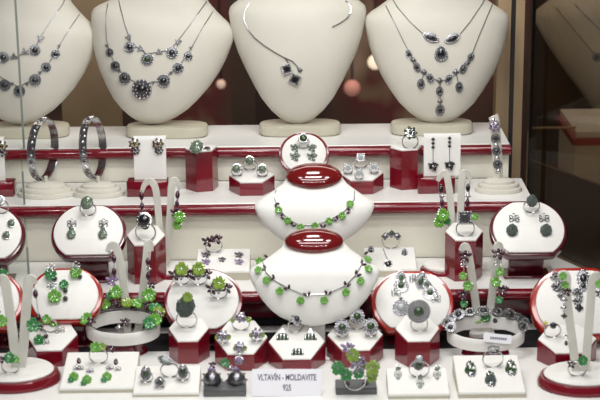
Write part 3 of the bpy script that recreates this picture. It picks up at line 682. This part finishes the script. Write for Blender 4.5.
# ------------------------------------------------------------------ lowest step (tier C)
Y16 = 1.782
p16, s16 = ovalpad('round white pad in dark maroon rim holding grey drop earrings, left on the lowest step', 88.5, 233, 76, Y16, 'C', 'lacd', a=44)
p25, s25 = ovalpad('round white pad in dark maroon rim holding black nugget earrings, right on the lowest step', 528.5, 230, 78, Y16, 'C', 'lacd', a=44)
p15, s15 = ovalpad('round white pad cut off by the left edge, behind the glass strip', -14, 236, 78, Y16, 'C', 'lacd', a=44)
ring('grey-green raw stone ring at the top of the left pad on the lowest step', 88.5, 215, s16, [('raw', 'sage', 0, .95, 6.5)], tilt=20, htilt=62, r=.0092)
ring('grey stone ring at the top of the right pad on the lowest step', 531, 212, s25, [('raw', 'raw', 0, .8, 6)], tilt=20, htilt=62, r=.0092)
ring('silver ring with a pale stone on the pad cut off by the left edge', 1, 213, s15, [('cab', 'pale', 0, .9, 6)], tilt=20, htilt=62)
for x, side in ((72, 'left'), (103.5, 'right')):
    jewel('drop_earring', side + ' grey stone drop earring on the left pad of the lowest step', 'earring', [('raw', 'sage', x-.5, 235, 4.8), ('bow', 'pale', x, 224, 6), ('cab', 'sage', x, 229, 3)], s16, part='drop')
for x, dx, side in ((512, 1, 'left'), (546, -1, 'right')):
    jewel('drop_earring', side + ' black nugget drop earring on the right pad of the lowest step', 'earring', [('raw', 'raw', x, 231, 6.2), ('bow', 'pale', x+dx*2, 219, 6.5)], s25, part='drop')
for x, y, nm in ((12, 224, 'upper'), (7, 236, 'lower')):
    jewel('stud_earring', nm + ' pale stone stud on the pad cut off by the left edge', 'earring', [('cab', 'sage', x, y, 4.5)], s15, part='stud')

# V stands of the lowest step
Yv = 1.812
v17, _ = vstand('white two-armed earring stand on the lowest step, behind the left ring block', 'C', Yv, (174, 262), [(161, 262), (160, 235), (157.5, 205), (155, 188), (150, 182), (144.5, 185), (141.5, 193)], [(167, 262), (168.5, 235), (170.5, 205), (171, 188), (173, 181), (177, 183), (179.5, 190)], 8.5, (0, 25))
v23, _ = vstand('white two-armed earring stand on the lowest step, behind the right ring block', 'C', Yv, (444, 262), [(450, 262), (451.5, 235), (451, 205), (448.5, 184), (446, 174), (441, 176), (438, 182)], [(458, 262), (459, 235), (461, 205), (461.5, 184), (464, 173.5), (468, 175), (471, 181)], 8.5, (0, 24))
Ye = Yv - .004
jewel('drop_earring', 'dark leaf drop earring, left arm of the stand behind the left ring block', 'earring', [('drop', 'garnet', 141.5, 196, 4.4), ('drop', 'garnet', 142, 206, 4), ('star', 'garnet', 143, 215, 5.5), ('flower', 'green', 143, 221, 6)], None, Ye, wires=[[(141.5, 190), (142, 216)]], part='drop', wname='wire')
jewel('drop_earring', 'leaf and green flower earring, right arm of the stand behind left ring block', 'earring', [('drop', 'garnet', 177.5, 195, 4.2), ('drop', 'garnet', 177, 204, 4), ('star', 'garnet', 176, 213, 6), ('flower', 'green', 179.5, 217, 7.5), ('flower', 'green', 177.5, 225, 6)], None, Ye, wires=[[(179, 189), (177, 214)]], part='drop', wname='wire')
jewel('drop_earring', 'green flower drop earring, left arm of the stand behind the right ring block', 'earring', [('drop', 'black', 441, 189, 4.2), ('drop', 'garnet', 442, 203, 4.2), ('dot', 'silver', 442, 196, 3), ('dot', 'silver', 442, 210, 4), ('flower', 'green', 443, 215, 8), ('flower', 'green', 439, 222, 7), ('flower', 'emer', 447, 221, 5)], None, Ye, wires=[[(438, 182), (442, 212)]], part='drop', wname='wire')
jewel('drop_earring', 'dark stone drop earring, right arm of the stand behind the right ring block', 'earring', [('drop', 'black', 468, 188, 4.2), ('drop', 'garnet', 467.5, 203, 4.2), ('dot', 'silver', 468, 196, 3), ('flower', 'green', 475, 217, 4.5)], None, Ye, wires=[[(470, 181), (468, 205)]], part='drop', wname='wire')
b18, s18 = hexblock('maroon hexagonal block with a black-stone ring, left on the lowest step', 146, 39, 284.5, 245, 225, 'C', 'lac', xk=.55)
ring('silver ring with a large black faceted stone on the left block of the lowest step', 146, 240.5, s18, [('cab', 'black', -.05, 1.35, 7.8), ('twin', 'mold', .0, .55, 5)], tilt=8, htilt=66, r=.0115)
b24, s24 = hexblock('maroon hexagonal block with a wide silver ring, right on the lowest step', 465, 38, 281.5, 240, 222, 'C', 'lac', xk=.55)
ring('silver ring with a square beaded silver plate on the right block of the lowest step', 465, 236, s24, [('square', 'marc', -.1, 1.35, 8.2), ('bow', 'marc', -.1, 1.45, 6)], tilt=8, htilt=80, r=.0105)

t19, s19 = tray('small white boxed tray with a garnet flower ring and three earrings', 223, 196, 249.5, 280.5, 249, 'C', .012, .013)
ring('silver ring with a dark red flower on the small boxed tray', 214, 252.5, s19, [('star', 'garnet', .35, .95, 6), ('star', 'garnet', -.7, .6, 6)], tilt=12, htilt=70, r=.0098)
for x, y, lb in ((206, 259, 'left'), (222, 263.5, 'middle'), (239, 259, 'right')):
    jewel('stud_earring', lb + ' dark garnet leaf earring on the small boxed tray', 'earring', [('star', 'garnet', x, y-3, 4.6 if lb != 'middle' else 3.8), ('star', 'amet', x, y+4, 4.6)][:2 if lb != 'middle' else 1], s19, part='leaf_cluster', face=.6)
t21, s21 = tray('small white boxed tray with silver wire jewellery, left of the stand at right centre', 391, 365.5, 417, 277, 247.5, 'C', .010, .012)
ring('silver ring with a crown of small dark stones on the right boxed tray', 391, 248, s21, [('dot', 'marc', 0, .95, 4), ('dot', 'marc', -.7, .6, 3.6), ('dot', 'marc', .7, .6, 3.6), ('cab', 'mold', 0, 1.1, 2.6)], tilt=10, htilt=70, r=.0105)
for x, y, lb in ((371, 251, 'left'), (404.5, 254, 'right')):
    jewel('stud_earring', lb + ' silver wire oval earring on the right boxed tray', 'earring', [('marq', 'black', x, y, 5.2)], s21, part='setting', face=.6)
jewel('pendant', 'round black stone pendant on the right boxed tray', 'pendant', [('cab', 'black', 388, 265, 4.4)], s21, part='setting', wires=[[(383, 249), (388, 262)]], wname='wire', face=.6)

# ------------------------------------------------------------------ large pads in front of the lowest step
Yp = 1.700
p20, s20 = ovalpad('round white pad in maroon rim with three flower rings, left of the collar busts', 203, 301, 80, Yp, 'D', 'lac', a=50, yk=.90, cut=.93, ck=.90, th=.015)
p29, s29 = ovalpad('round white pad in bright red rim with green flower jewellery, at the left', 65, 297, 76, Yp, 'D', 'red', a=50, yk=.90, ck=.885, th=.015)
p22, s22 = ovalpad('round white pad in bright red rim with silver filigree earrings, right of the collar busts', 412.5, 303, 84, Yp, 'D', 'red', a=50, yk=.90, ck=.885, th=.015)
p27, s27 = ovalpad('round white pad in bright red rim with black beaded earrings, at the right edge', 579, 305, 98, Yp, 'D', 'red', a=50, yk=.90, ck=.885, th=.015)
p33, s33 = ovalpad('round white pad in red rim cut off by the left edge of the photo', -16, 302, 80, Yp, 'D', 'red', a=50, yk=.90, ck=.885, th=.015)
def flower_ring(label, px, py, surf, g='green', r=.0095, n=1, group=None):
    h = [('flower', g, .1, 1.35, 8.5), ('star', 'garnet', -.75, .5, 6.5), ('star', 'garnet', .95, .6, 6), ('dot', 'silver', 0, .3, 4)]
    return ring(label, px, py, surf, h, group, tilt=20, htilt=68, r=r)
flower_ring('back left of three lime flower rings on the pad beside the collar busts', 182, 284, s20, 'lime')
flower_ring('back middle of three lime flower rings on the pad beside the collar busts', 199, 284, s20, 'lime')
flower_ring('lowest and rightmost of three lime flower rings on the pad beside the collar busts', 219, 298, s20, 'lime')
for lb, x, y in (('left', 51, 275), ('right', 76, 273)):
    jewel('stud_earring', lb + ' green flower earring with dark bead at the top of the left red-rimmed pad', 'earring', [('flower', 'emer' if lb == 'left' else 'green', x, y, 7.5), ('bow', 'pale', x, y-7, 5.5), ('ball', 'black', x+4, y+4, 2.6)], s29, part='blossom_cluster', face=.6)
jewel('brooch', 'large green flower brooch with black beads in the middle of the left red-rimmed pad', 'brooch', [('flower', 'green', 55, 297, 8.5), ('flower', 'emer', 64, 285, 6), ('ball', 'black', 65.5, 291, 2.6), ('ball', 'black', 65.5, 299, 2.8), ('bow', 'pale', 52, 286, 6)], s29, part='blossom_cluster', face=.6)
jewel('drop_earring', 'left silver filigree leaf earring on the pad right of the collar busts', 'earring', [('bighalo', 'mold', 401, 286, 8), ('marq', 'mold', 401, 280, 9, 5), ('bow', 'pale', 396, 293, 6)], s22, part='setting', face=.5)
jewel('drop_earring', 'upper right silver filigree leaf earring on the pad right of the collar busts', 'earring', [('marq', 'mold', 421, 281, 9, -15), ('bow', 'silver', 414, 279, 6)], s22, part='setting', face=.5)
jewel('drop_earring', 'lower right silver filigree leaf earring on the pad right of the collar busts', 'earring', [('bighalo', 'mold', 430, 293, 8), ('marq', 'mold', 427, 286, 8, 25), ('bow', 'pale', 436, 299, 6)], s22, part='setting', face=.5)
jewel('pendant', 'round silver filigree pendant at the lower left of the pad right of the collar busts', 'pendant', [('halo', 'pale', 401, 308, 9), ('ball', 'black', 401, 300, 2.6)], s22, part='setting', face=.5)
jewel('drop_earring', 'black beaded loop earring on the right edge pad, upper one', 'earring', [('oval', 'black', 583, 279, 9), ('oval', 'black', 583, 286, 6)], s27, part='beadwork', face=.4)
jewel('drop_earring', 'black beaded loop earring on the right edge pad, left one', 'earring', [('spray', 'black', 556, 282, 10), ('spray', 'black', 560, 293, 6)], s27, part='beadwork', face=.4)
jewel('drop_earring', 'black beaded strand on the right edge pad, lower one', 'earring', [('spray', 'black', 577, 297, 9), ('dot', 'black', 579, 308, 4)], s27, part='beadwork', face=.4)
jewel('stud_earring', 'green flower stud at the left edge on the cut-off red-rimmed pad', 'earring', [('flower', 'emer', 3, 274, 7)], s33, part='blossom', face=.6)

# V stands on the floor
Yw = 1.716
v32, _ = vstand('white two-armed earring stand behind the green flower bracelet', 'D', Yw, (131, 335), [(128, 352), (127, 320), (124, 290), (120, 262), (115, 247), (110, 247), (107, 253)], [(137, 352), (140, 320), (143, 290), (146, 262), (147.5, 246), (150, 245), (151, 252)], 9.8, (0, 15))
jewel('drop_earring', 'garnet and green flower earring, left arm of stand behind the green bracelet', 'earring', [('drop', 'garnet', 114, 259, 4.2), ('drop', 'garnet', 114, 272, 4.5), ('star', 'amet', 112, 281, 6.5), ('flower', 'green', 116, 292, 8.5), ('flower', 'emer', 110, 296, 5)], None, Yw-.006, wires=[[(108, 251), (114, 259), (114, 284)]], part='drop', wname='wire')
jewel('drop_earring', 'garnet and green flower earring, right arm of stand behind the green bracelet', 'earring', [('drop', 'garnet', 148, 262, 4.6), ('drop', 'garnet', 148.5, 276, 4.8), ('dot', 'silver', 149, 269, 2.6), ('flower', 'green', 149, 295, 9), ('star', 'garnet', 152, 285, 4.5)], None, Yw-.006, wires=[[(149, 252), (148, 262), (149, 290)]], part='drop', wname='wire')
v26, _ = vstand('white two-armed earring stand behind the beaded silver bracelet', 'D', Yw, (482, 335), [(480, 350), (478, 320), (474, 290), (470, 262), (467, 249), (464, 247), (461, 252)], [(487, 350), (489, 320), (493, 290), (496, 262), (497.5, 248), (500, 246), (502, 252)], 9.8, (0, 15))
jewel('drop_earring', 'garnet and green flower earring, left arm of stand behind the silver bracelet', 'earring', [('star', 'garnet', 465, 256, 6.8), ('bow', 'pale', 464, 264, 5), ('flower', 'green', 463, 276, 5.2), ('flower', 'green', 468, 286, 6.5), ('star', 'garnet', 463, 295, 6), ('flower', 'emer', 464, 304, 5)], None, Yw-.006, wires=[[(463, 250), (465, 300)]], part='drop', wname='wire')
jewel('drop_earring', 'garnet and green flower earring, right arm of stand behind the silver bracelet', 'earring', [('star', 'garnet', 498, 254, 6.8), ('bow', 'pale', 498, 262, 5), ('flower', 'green', 500, 272, 5.5), ('flower', 'green', 496, 282, 6.5), ('star', 'garnet', 503, 290, 6), ('flower', 'emer', 499, 300, 5)], None, Yw-.006, wires=[[(500, 250), (499, 298)]], part='drop', wname='wire')
Yx = F(20, 380, 0).y
v31, sv31 = vstand('tall white two-armed stand on a maroon disc at the lower left corner', 'D', Yx, (15, 380), [(17, 372), (14, 345), (10, 315), (6, 290), (4, 281), (0, 280), (-3, 286)], [(21, 372), (23.5, 345), (25.5, 315), (27.5, 290), (28.5, 281), (32, 280), (34, 285)], 12, (0, 46))
Yx2 = F(580, 384, 0).y
v28, sv28 = vstand('tall white two-armed stand on a maroon disc at the lower right corner', 'D', Yx2, (582, 384), [(576, 372), (573, 345), (569, 315), (567, 290), (567, 278), (563, 275), (560, 280)], [(585, 372), (587.5, 345), (590, 315), (592, 290), (594, 279), (598, 276), (601, 281)], 10.5, (0, 45))
jewel('drop_earring', 'purple and green flower drop earring hanging at the tall stand in the lower left corner', 'earring', [('drop', 'garnet', 35.5, 294, 4.8), ('drop', 'garnet', 38.5, 318, 4.8), ('flower', 'emer', 33.5, 325, 9), ('star', 'garnet', 40, 328, 4)], None, Yx-.008, wires=[[(34, 286), (36, 294), (39, 320)]], part='drop', wname='wire')
jewel('stud_earring', 'green flower earring cut off by the left edge beside the tall stand', 'earring', [('flower', 'green', 1, 321, 8), ('dot', 'silver', -2, 312, 3)], None, Yx-.008, part='blossom')
jewel('drop_earring', 'green and purple drop earring, left arm of the lower right corner stand', 'earring', [('flower', 'green', 563, 276, 5), ('flower', 'green', 565, 285, 5), ('star', 'garnet', 567, 292, 5), ('dot', 'silver', 564, 300, 3.6), ('dot', 'silver', 564, 308, 3.4), ('dot', 'black', 564, 316, 3)], None, Yx2-.008, wires=[[(562, 276), (564, 318)]], part='drop', wname='wire')
jewel('drop_earring', 'green flower earring at the right edge on the tall corner stand', 'earring', [('flower', 'green', 600, 284, 6), ('star', 'garnet', 600, 294, 5)], None, Yx2-.008, wires=[[(600, 278), (600, 294)]], part='drop', wname='wire')
ring('ring with a green flower on the disc of the lower left stand', 11, 373, sv31, [('flower', 'emer', .1, 1.15, 7), ('star', 'garnet', -.9, .9, 4.5), ('flower', 'green', .75, .9, 4.5)], tilt=12, htilt=70, r=.0095)
ring('silver ring with an emerald flower on the disc of the lower right stand', 577, 376, sv28, [('flower', 'emer', .4, 1.1, 6.5), ('star', 'garnet', -.7, .6, 4.5)], tilt=12, htilt=70, r=.0098)

# ------------------------------------------------------------------ blocks of the third row (on the floor)
b30, s30 = hexblock('low maroon hexagonal block with green flower earrings, left of the flower bracelet', 50, 52, 367, 350.5, 318, 'D', 'lac')
jewel('stud_earring', 'green flower earring with silver wire at the back of the left hexagonal block', 'earring', [('flower', 'green', 55, 323, 6.5), ('bow', 'pale', 60, 331, 6)], s30, part='blossom_cluster', face=.6)
jewel('stud_earring', 'green flower earring with dark bead at the front of the left hexagonal block', 'earring', [('flower', 'emer', 39, 341, 6.5), ('ball', 'garnet', 46, 337, 2.6), ('bow', 'pale', 46, 343, 4.5)], s30, part='blossom_cluster', face=.6)
ring('silver ring with green flower on the back of the left hexagonal block', 50, 332, s30, [('flower', 'green', -.2, 1.0, 6)], tilt=14, htilt=68, r=.009)
b35, s35 = hexblock('tall maroon hexagonal block with a raw dark stone ring, right of the green bracelet', 188.5, 41, 364, 341, 315, 'D', 'lac')
ring('silver ring with a large raw dark square stone and lime flower', 187, 327.5, s35, [('raw', 'raw', 0, 1.5, 10), ('flower', 'lime', .2, 2.6, 6.5)], tilt=10, htilt=80, r=.0112)
b36, s36 = hexblock('maroon hexagonal block with amethyst rings, left neighbour of the one behind the written sign', 241, 54, 371, 354, 320, 'D', 'lac')
b37, s37 = hexblock('maroon hexagonal block with dark comb-shaped jewels, directly behind the written sign', 297, 58, 373, 359, 324, 'D', 'lac')
b38, s38 = hexblock('maroon hexagonal block with three oval green rings, right of the centre', 356, 57, 368, 350, 319, 'D', 'lac')
b39, s39 = hexblock('tall maroon hexagonal block with one large round filigree ring', 418.5, 45, 367, 341, 315, 'D', 'lac')
b41, s41 = hexblock('low maroon hexagonal block with a black-stone ring at the right', 570, 60, 369, 353, 324, 'D', 'lac', depthk=.75)
for (x, y, rr, lb) in ((241, 330, .0095, 'back'), (223, 343, .0058, 'left'), (257, 341, .0058, 'right'), (240, 353, .0045, 'front')):
    ring('silver ring with an amethyst and green leaves, ' + lb + ' one on the amethyst block', x, y, s36, [('cluster', 'amet', 0, .95, 5.8), ('flower', 'lime', 1.0 if lb != 'back' else .9, .6, 3.6), ('flower', 'lime', -1.0 if lb != 'back' else -.9, .5, 3)], tilt=16, htilt=70, r=rr)
ring('silver ring with a tilted black oval stone at the back of the comb-jewel block', 295, 332, s37, [('oval', 'black', .1, 1.05, 7)], tilt=12, htilt=62, r=.009, yaw=15)
for (x, y, lb) in ((282.5, 337, 'left'), (310.5, 337, 'right'), (297.5, 352, 'front')):
    jewel('stud_earring', lb + ' dark comb-shaped jewel on the block behind the written sign', 'earring', [('comb', 'mold', x, y, 8.5)], s37, part='setting', face=.75)
for (x, y, lb) in ((357, 329, 'back'), (342, 337, 'left'), (370.5, 336, 'right')):
    ring('silver ring with a beaded oval dark green stone, ' + lb + ' one of three right of centre', x, y, s38, [('halo', 'mold', 0, .95, 8)], tilt=14, htilt=66, r=.0092 if lb == 'back' else .0072)
ring('large round filigree ring with dark green stone on the tall block right of centre', 419, 331, s39, [('bighalo', 'mold', -.1, 1.75, 12.5)], tilt=8, htilt=76, r=.0092)
ring('silver ring with a black bead and a gold ball on the low right block', 552, 337, s41, [('ball', 'black', 0, .8, 3.6), ('dot', 'yellow', -.9, 1.2, 2.4)], tilt=14, htilt=66, r=.009)
jewel('stud_earring', 'dark garnet drop earring lying on the low right block', 'earring', [('drop', 'garnet', 566, 344, 3.2), ('dot', 'silver', 566, 337, 2.6)], s41, part='drop')

# ------------------------------------------------------------------ oval collars carrying bracelets
def collar(label, cx, base_py, wpx, tier, band_py, hpx, rise):
    f = F(cx, base_py, TZ[tier]); k = S(f); a = wpx*k/2; t = thing('bracelet_collar', label, 'bracelet stand', (f.x, f.y + a*.6, TZ[tier] + .0002)); s = []
    z1 = P(cx, band_py, f.y).z - TZ[tier]; n = 48; hh = hpx*k; rg = []
    for i in range(n):
        q = 2*PI*i/n; x, y = math.cos(q), math.sin(q); lift = rise*(y+1)/2
        def pt(kx, z): return Vector((a*kx*x, a*.60*kx*y, z + lift))
        rg.append([pt(1, z1-hh), pt(1.01, z1-hh*.5), pt(.99, z1-.001), pt(.96, z1), pt(.9, z1-.001), pt(.89, z1-hh*.5), pt(.9, z1-hh)])
    rg.append(rg[0]); MB().loft(rg, cap=False).build('band', 'pad', t, surf=s)
    MB().box(-.013, .013, -a*.5, a*.35, .003, z1-hh+.001, .001).build('pedestal', 'lacd', t)
    MB().lathe([(.026, 0), (.027, .001), (.026, .003)], 30, 1, .7).build('base', 'lacd', t)
    return t, s, f, a, z1, rise
def arc_pt(col, ang, up=.002):
    t, s, f, a, z1, rise = col; x, y = math.cos(R(ang)), math.sin(R(ang)); 
    return t.matrix_world @ Vector((a*.97*x, a*.585*y, z1 + rise*(y+1)/2 + up)), Vector((x*.4, y*.4 - .75, .8)).normalized()
def wrap(label, col, a0, a1, els, wmat='silver'):
    p0, _ = arc_pt(col, (a0+a1)/2); t = thing('bracelet', label, 'bracelet', p0); inv = t.matrix_world.inverted()
    MB().tube([inv @ arc_pt(col, a0+(a1-a0)*i/30)[0] for i in range(31)], .0009, 6).build('chain', wmat, t)
    N = len(els)
    for i, (kd, st, sz, dz) in enumerate(els):
        p, n = arc_pt(col, a0+(a1-a0)*(i+.5)/N, .003 + dz); put(t, kd, st, p, frame(n), sz*S(p), 'link', i*.7)
    return t
c34 = collar('white oval bracelet collar on a maroon foot, carrying the green flower bracelet', 122, 360, 74, 'D', 334, 13, .010)
fl_ = []
for i in range(15): fl_ += [('flower', ('emer', 'green', 'green', 'lime')[i % 4], 8.2, .003) if i % 3 != 2 else ('star', 'garnet', 5.5, .005)]
    
wrap('green crystal flower bracelet draped around the white oval collar at left', c34, -50, 222, fl_)
jewel('brooch', 'dark garnet leaf cluster in the middle of the green flower bracelet', 'brooch', [('star', 'garnet', 125, 322, 5), ('dot', 'silver', 119, 328, 3.5)], None, F(122, 360, 0).y + .03, part='leaf_cluster')
c40 = collar('white oval bracelet collar on a maroon foot, carrying the beaded silver bracelet', 488, 362, 78, 'D', 340, 13, .010)
wrap('silver bracelet of round beaded rosettes around the white oval collar at right', c40, -28, 208, [('halo', 'black', 7.2 if i % 2 else 6, .0015) for i in range(11)])
jewel('brooch', 'cluster of emerald and black stones above the middle of the beaded silver bracelet', 'brooch', [('flower', 'emer', 486, 317, 6.5), ('raw', 'raw', 496, 318, 5), ('flower', 'lime', 478, 320, 4.5), ('cab', 'mold', 503, 321, 3)], None, F(488, 362, 0).y + .052, part='stone_cluster')
t = thing('price_tag', 'small white price tag over the beaded silver bracelet', 'price tag', P(497, 343, F(488, 362, 0).y - .006)); k = S(t.location); q = frame(TOEYE(t.location))
t.matrix_world = Matrix.Translation(t.location) @ (q @ Matrix.Rotation(R(-3), 3, 'Z')).to_4x4()
MB().box(-14*k, 14*k, 0, 9*k, 0, .0006, .0002).build('card', 'tag', t)
mk = MB(); 
for i in range(8): mk.box((-7+2.1*i)*k, (-5.6+2.1*i)*k, 3.4*k, 5.8*k, .0006, .0008)
mk.build('faint_print', 'ink', t)

# ------------------------------------------------------------------ front row
t42, s42 = tray('low white tray with three green flower earrings, at the left front', 97, 59.5, 134, 393, 352, 'D', .006, .014)
ring('silver ring with a green flower standing at the back of the left front tray', 99, 363, s42, [('flower', 'green', -.2, 1.15, 7), ('flower', 'lime', .5, 1.2, 5), ('star', 'garnet', 1.4, .9, 4.5)], tilt=10, htilt=70, r=.0098)
for (x, y, lb) in ((74, 378, 'left'), (87, 381, 'middle'), (107, 378, 'right')):
    jewel('drop_earring', lb + ' green flower earring on the left front tray', 'earring', [('flower', 'green', x, y, 6), ('flower', 'emer', x-3, y+3, 4), ('bow', 'amet', x+3, y-9, 5)], s42, part='blossom_cluster', face=.6)
for (x, y, lb) in ((79, 362, 'left'), (116, 363, 'right')):
    jewel('stud_earring', lb + ' dark garnet drop stud at the back of the left front tray', 'earring', [('drop', 'garnet', x, y, 4), ('bow', 'pale', x+2, y+7, 4)], s42, part='drop', face=.6)
t43, s43 = tray('low white tray with dark stone rings, second from left in the front row', 166, 131, 197, 397, 366, 'D', .005, .012)
ring('silver ring with a tilted long setting at the back of the second front tray', 170, 377, s43, [('marqL', 'pale', -.4, 1.4, 8)], tilt=14, htilt=60, r=.0095)
for (x, y, lb) in ((146.5, 382, 'left'), (183.5, 380, 'right')):
    ring('silver ring with a long dark green stone, ' + lb + ' one on the second front tray', x, y, s43, [('oval', 'mold', 0, .75, 7), ('dot', 'silver', 0, 1.7, 3)], tilt=14, htilt=70, r=.0068)
ring('small silver ring with a grey stone at the front of the second front tray', 160, 387, s43, [('tear', 'raw', 0, .6, 5)], tilt=14, htilt=70, r=.0055)
def plinth(label, x0, x1, py0, py1):
    f = F((x0+x1)/2, py1, 0); k = S(f); w = (x1-x0)*k/2; t = thing('plinth', label, 'display plinth', (f.x, f.y, .0002)); s = []
    h = .008; MB().box(-w, w, 0, .024, 0, h, .0008).build('block', 'acryl', t, surf=s)
    for x in (-w*.45, w*.45): MB().box(x-.003, x+.003, .008, .016, h, h+.0012).build('slot', 'metal', t)
    return t, s
t44, s44 = plinth('dark grey plinth holding two swirled grey ball jewels, left of the written sign', 203.5, 246, 384, 397)
t46, s46 = plinth('dark grey plinth holding a lime flower ring, right of the written sign', 335.5, 377, 384, 395)
for (x, lb) in ((212, 'left'), (236.5, 'right')):
    jewel('ball_earring', lb + ' swirled dark grey ball jewel on the plinth beside the written sign', 'earring', [('ball', 'marc', x, 380, 10.5), ('bow', 'raw', x-1, 378, 8), ('dot', 'amet', x-1, 369, 3.2)], None, F(225, 390, 0).y + .006, part='ball')
jewel('brooch', 'green flower and pearl sprig between the two grey ball jewels', 'brooch', [('flower', 'emer', 225, 363, 5.6), ('ball', 'silver', 230, 368, 3), ('cab', 'amet', 239, 360, 4.6), ('star', 'garnet', 212.5, 365, 4)], None, F(225, 390, 0).y + .010, part='blossom_cluster')
ring('silver ring with a bouquet of lime and emerald flowers on the right plinth', 355, 389, s46, [('flower', 'emer', -1.5, 1.5, 9), ('flower', 'emer', -.8, .8, 8), ('flower', 'lime', 1.5, 1.5, 10), ('cluster', 'amet', .3, 1.9, 9), ('flower', 'lime', -.2, 2.9, 8.5), ('star', 'amet', -.7, 3.6, 7), ('flower', 'lime', 1.5, .6, 8), ('flower', 'emer', .3, .9, 7)], tilt=6, htilt=84, r=.0108)
t47, s47 = tray('low white tray with small silver jewels, right of the lime flower ring', 419, 388.5, 450, 399, 368, 'D', .006, .012)
ring('ring with white and dark stone at the back of the right centre tray', 419, 377, s47, [('cab', 'pale', 0, 1.2, 4), ('halo', 'mold', -.1, .55, 6)], tilt=10, htilt=70, r=.0105)
for (x, y, lb) in ((398, 375, 'left'), (437, 375, 'right'), (420, 384, 'front')):
    jewel('stud_earring', lb + ' small silver earring with a green bead on the right centre tray', 'earring', [('cab', 'sage', x, y-6, 3.2), ('bow', 'pale', x, y, 5), ('ball', 'pale', x, y+3, 2.4)], s47, part='bead_cluster', face=.6)
t48, s48 = tray('low white tray with three dark crusted jewels, at the right front', 492, 459, 526, 398, 355, 'D', .007, .014)
ring('silver ring with a round swirled dark head at the back of the right front tray', 492.5, 367, s48, [('twist', 'pale', 0, 1.1, 5.6)], tilt=10, htilt=70, r=.0108)
for (x, y, lb) in ((470.5, 371, 'left'), (511, 370, 'right'), (490.5, 381, 'middle')):
    jewel('stud_earring', lb + ' dark green crusted jewel on the right front tray', 'earring', [('raw', 'raw' if lb == 'middle' else 'mold', x, y, 6), ('cluster', 'mold', x, y-4, 5), ('dot', 'silver', x-1, y-8, 3), ('cluster', 'raw', x+1, y+4, 4)], s48, part='crusted_cluster', face=.6)

# the written sign
f = F(287, 396.5, 0); k = S(f); w = 35*k
q = Matrix.Rotation(R(90-24), 3, 'X'); t = thing('sign', 'white card sign with two lines of grey lettering, in the front row', 'sign', (f.x, f.y, .0004), q @ Matrix.Rotation(R(-.6), 3, 'Z'))
H = 27*k
MB().box(-w, w, 0, H, -.0012, 0, .0003).build('card', 'tag', t)
def text(s, size, x, y, par):
    cu = bpy.data.curves.new('lettering', 'FONT'); cu.body = s; cu.size = size; cu.align_x = 'CENTER'; cu.align_y = 'CENTER'; cu.extrude = .0001; cu.offset = size*.022; cu.space_character = 1.0
    o = bpy.data.objects.new('tmp', cu); C.objects.link(o); dg = bpy.context.evaluated_depsgraph_get(); me = bpy.data.meshes.new_from_object(o.evaluated_get(dg)); bpy.data.objects.remove(o)
    me.materials.clear(); me.materials.append(M['ink']); l = bpy.data.objects.new('lettering', me); C.objects.link(l); l.parent = par; l.location = (x, y, .0001); l.scale = (.66, 1, 1); return l
text('VLTAVÍN - MOLDAVITE', 8.6*k, 0, H*.68, t); text('925', 8.6*k, 0, H*.30, t)

# ------------------------------------------------------------------ light
def area(name, loc, target, sx, sy, e, col):
    d = bpy.data.lights.new(name, 'AREA'); d.shape = 'RECTANGLE'; d.size = sx; d.size_y = sy; d.energy = e; d.color = col
    o = bpy.data.objects.new(name, d); C.objects.link(o); o.location = loc; o.rotation_euler = (Vector(target)-Vector(loc)).to_track_quat('-Z', 'Y').to_euler(); return o
LC = (1, .985, .955)
area('case_light', (0, 1.50, .78), (0, 1.78, .08), .30, .08, 1.8, LC)
area('case_light', (-.30, 1.45, .80), (-.15, 1.80, .08), .10, .08, .45, LC)
area('case_light', (.30, 1.45, .80), (.15, 1.80, .08), .10, .08, .75, LC)
area('overhead_light', (0, 1.76, .95), (0, 1.76, .1), .20, .13, 1.6, LC)
area('floor_fill', (0, 1.20, .80), (0, 1.68, .02), .8, .10, 2.6, LC)  # added fill that brightens the floor and risers
for i in range(6): area('shop_spot', (-.5+.2*i, .6, .72), (0, 1.8, .1), .035, .035, .40, LC)
area('front_fill', (0, .2, 1.0), (0, 1.9, .1), 1.4, .3, 2.4, LC)  # added soft fill from the camera side
area('back_light', (0, 2.75, 1.5), (0, 3.6, .2), 1.6, .5, 11, (1, .88, .78))
area('reflection_fill', (.55, 2.35, .95), (.52, 2.5, .45), .1, .1, .6, (1, .93, .82))  # added lamp for the reflection stand-ins on the right
w_ = bpy.data.worlds.new('world'); sc.world = w_; w_.use_nodes = True; bg = w_.node_tree.nodes['Background']; bg.inputs['Color'].default_value = (1, .95, .9, 1); bg.inputs['Strength'].default_value = .07
sc.view_settings.view_transform = 'Standard'; sc.view_settings.look = 'None'; sc.view_settings.gamma = 1; sc.view_settings.use_curve_mapping = False
sc.view_settings.exposure = 0.05
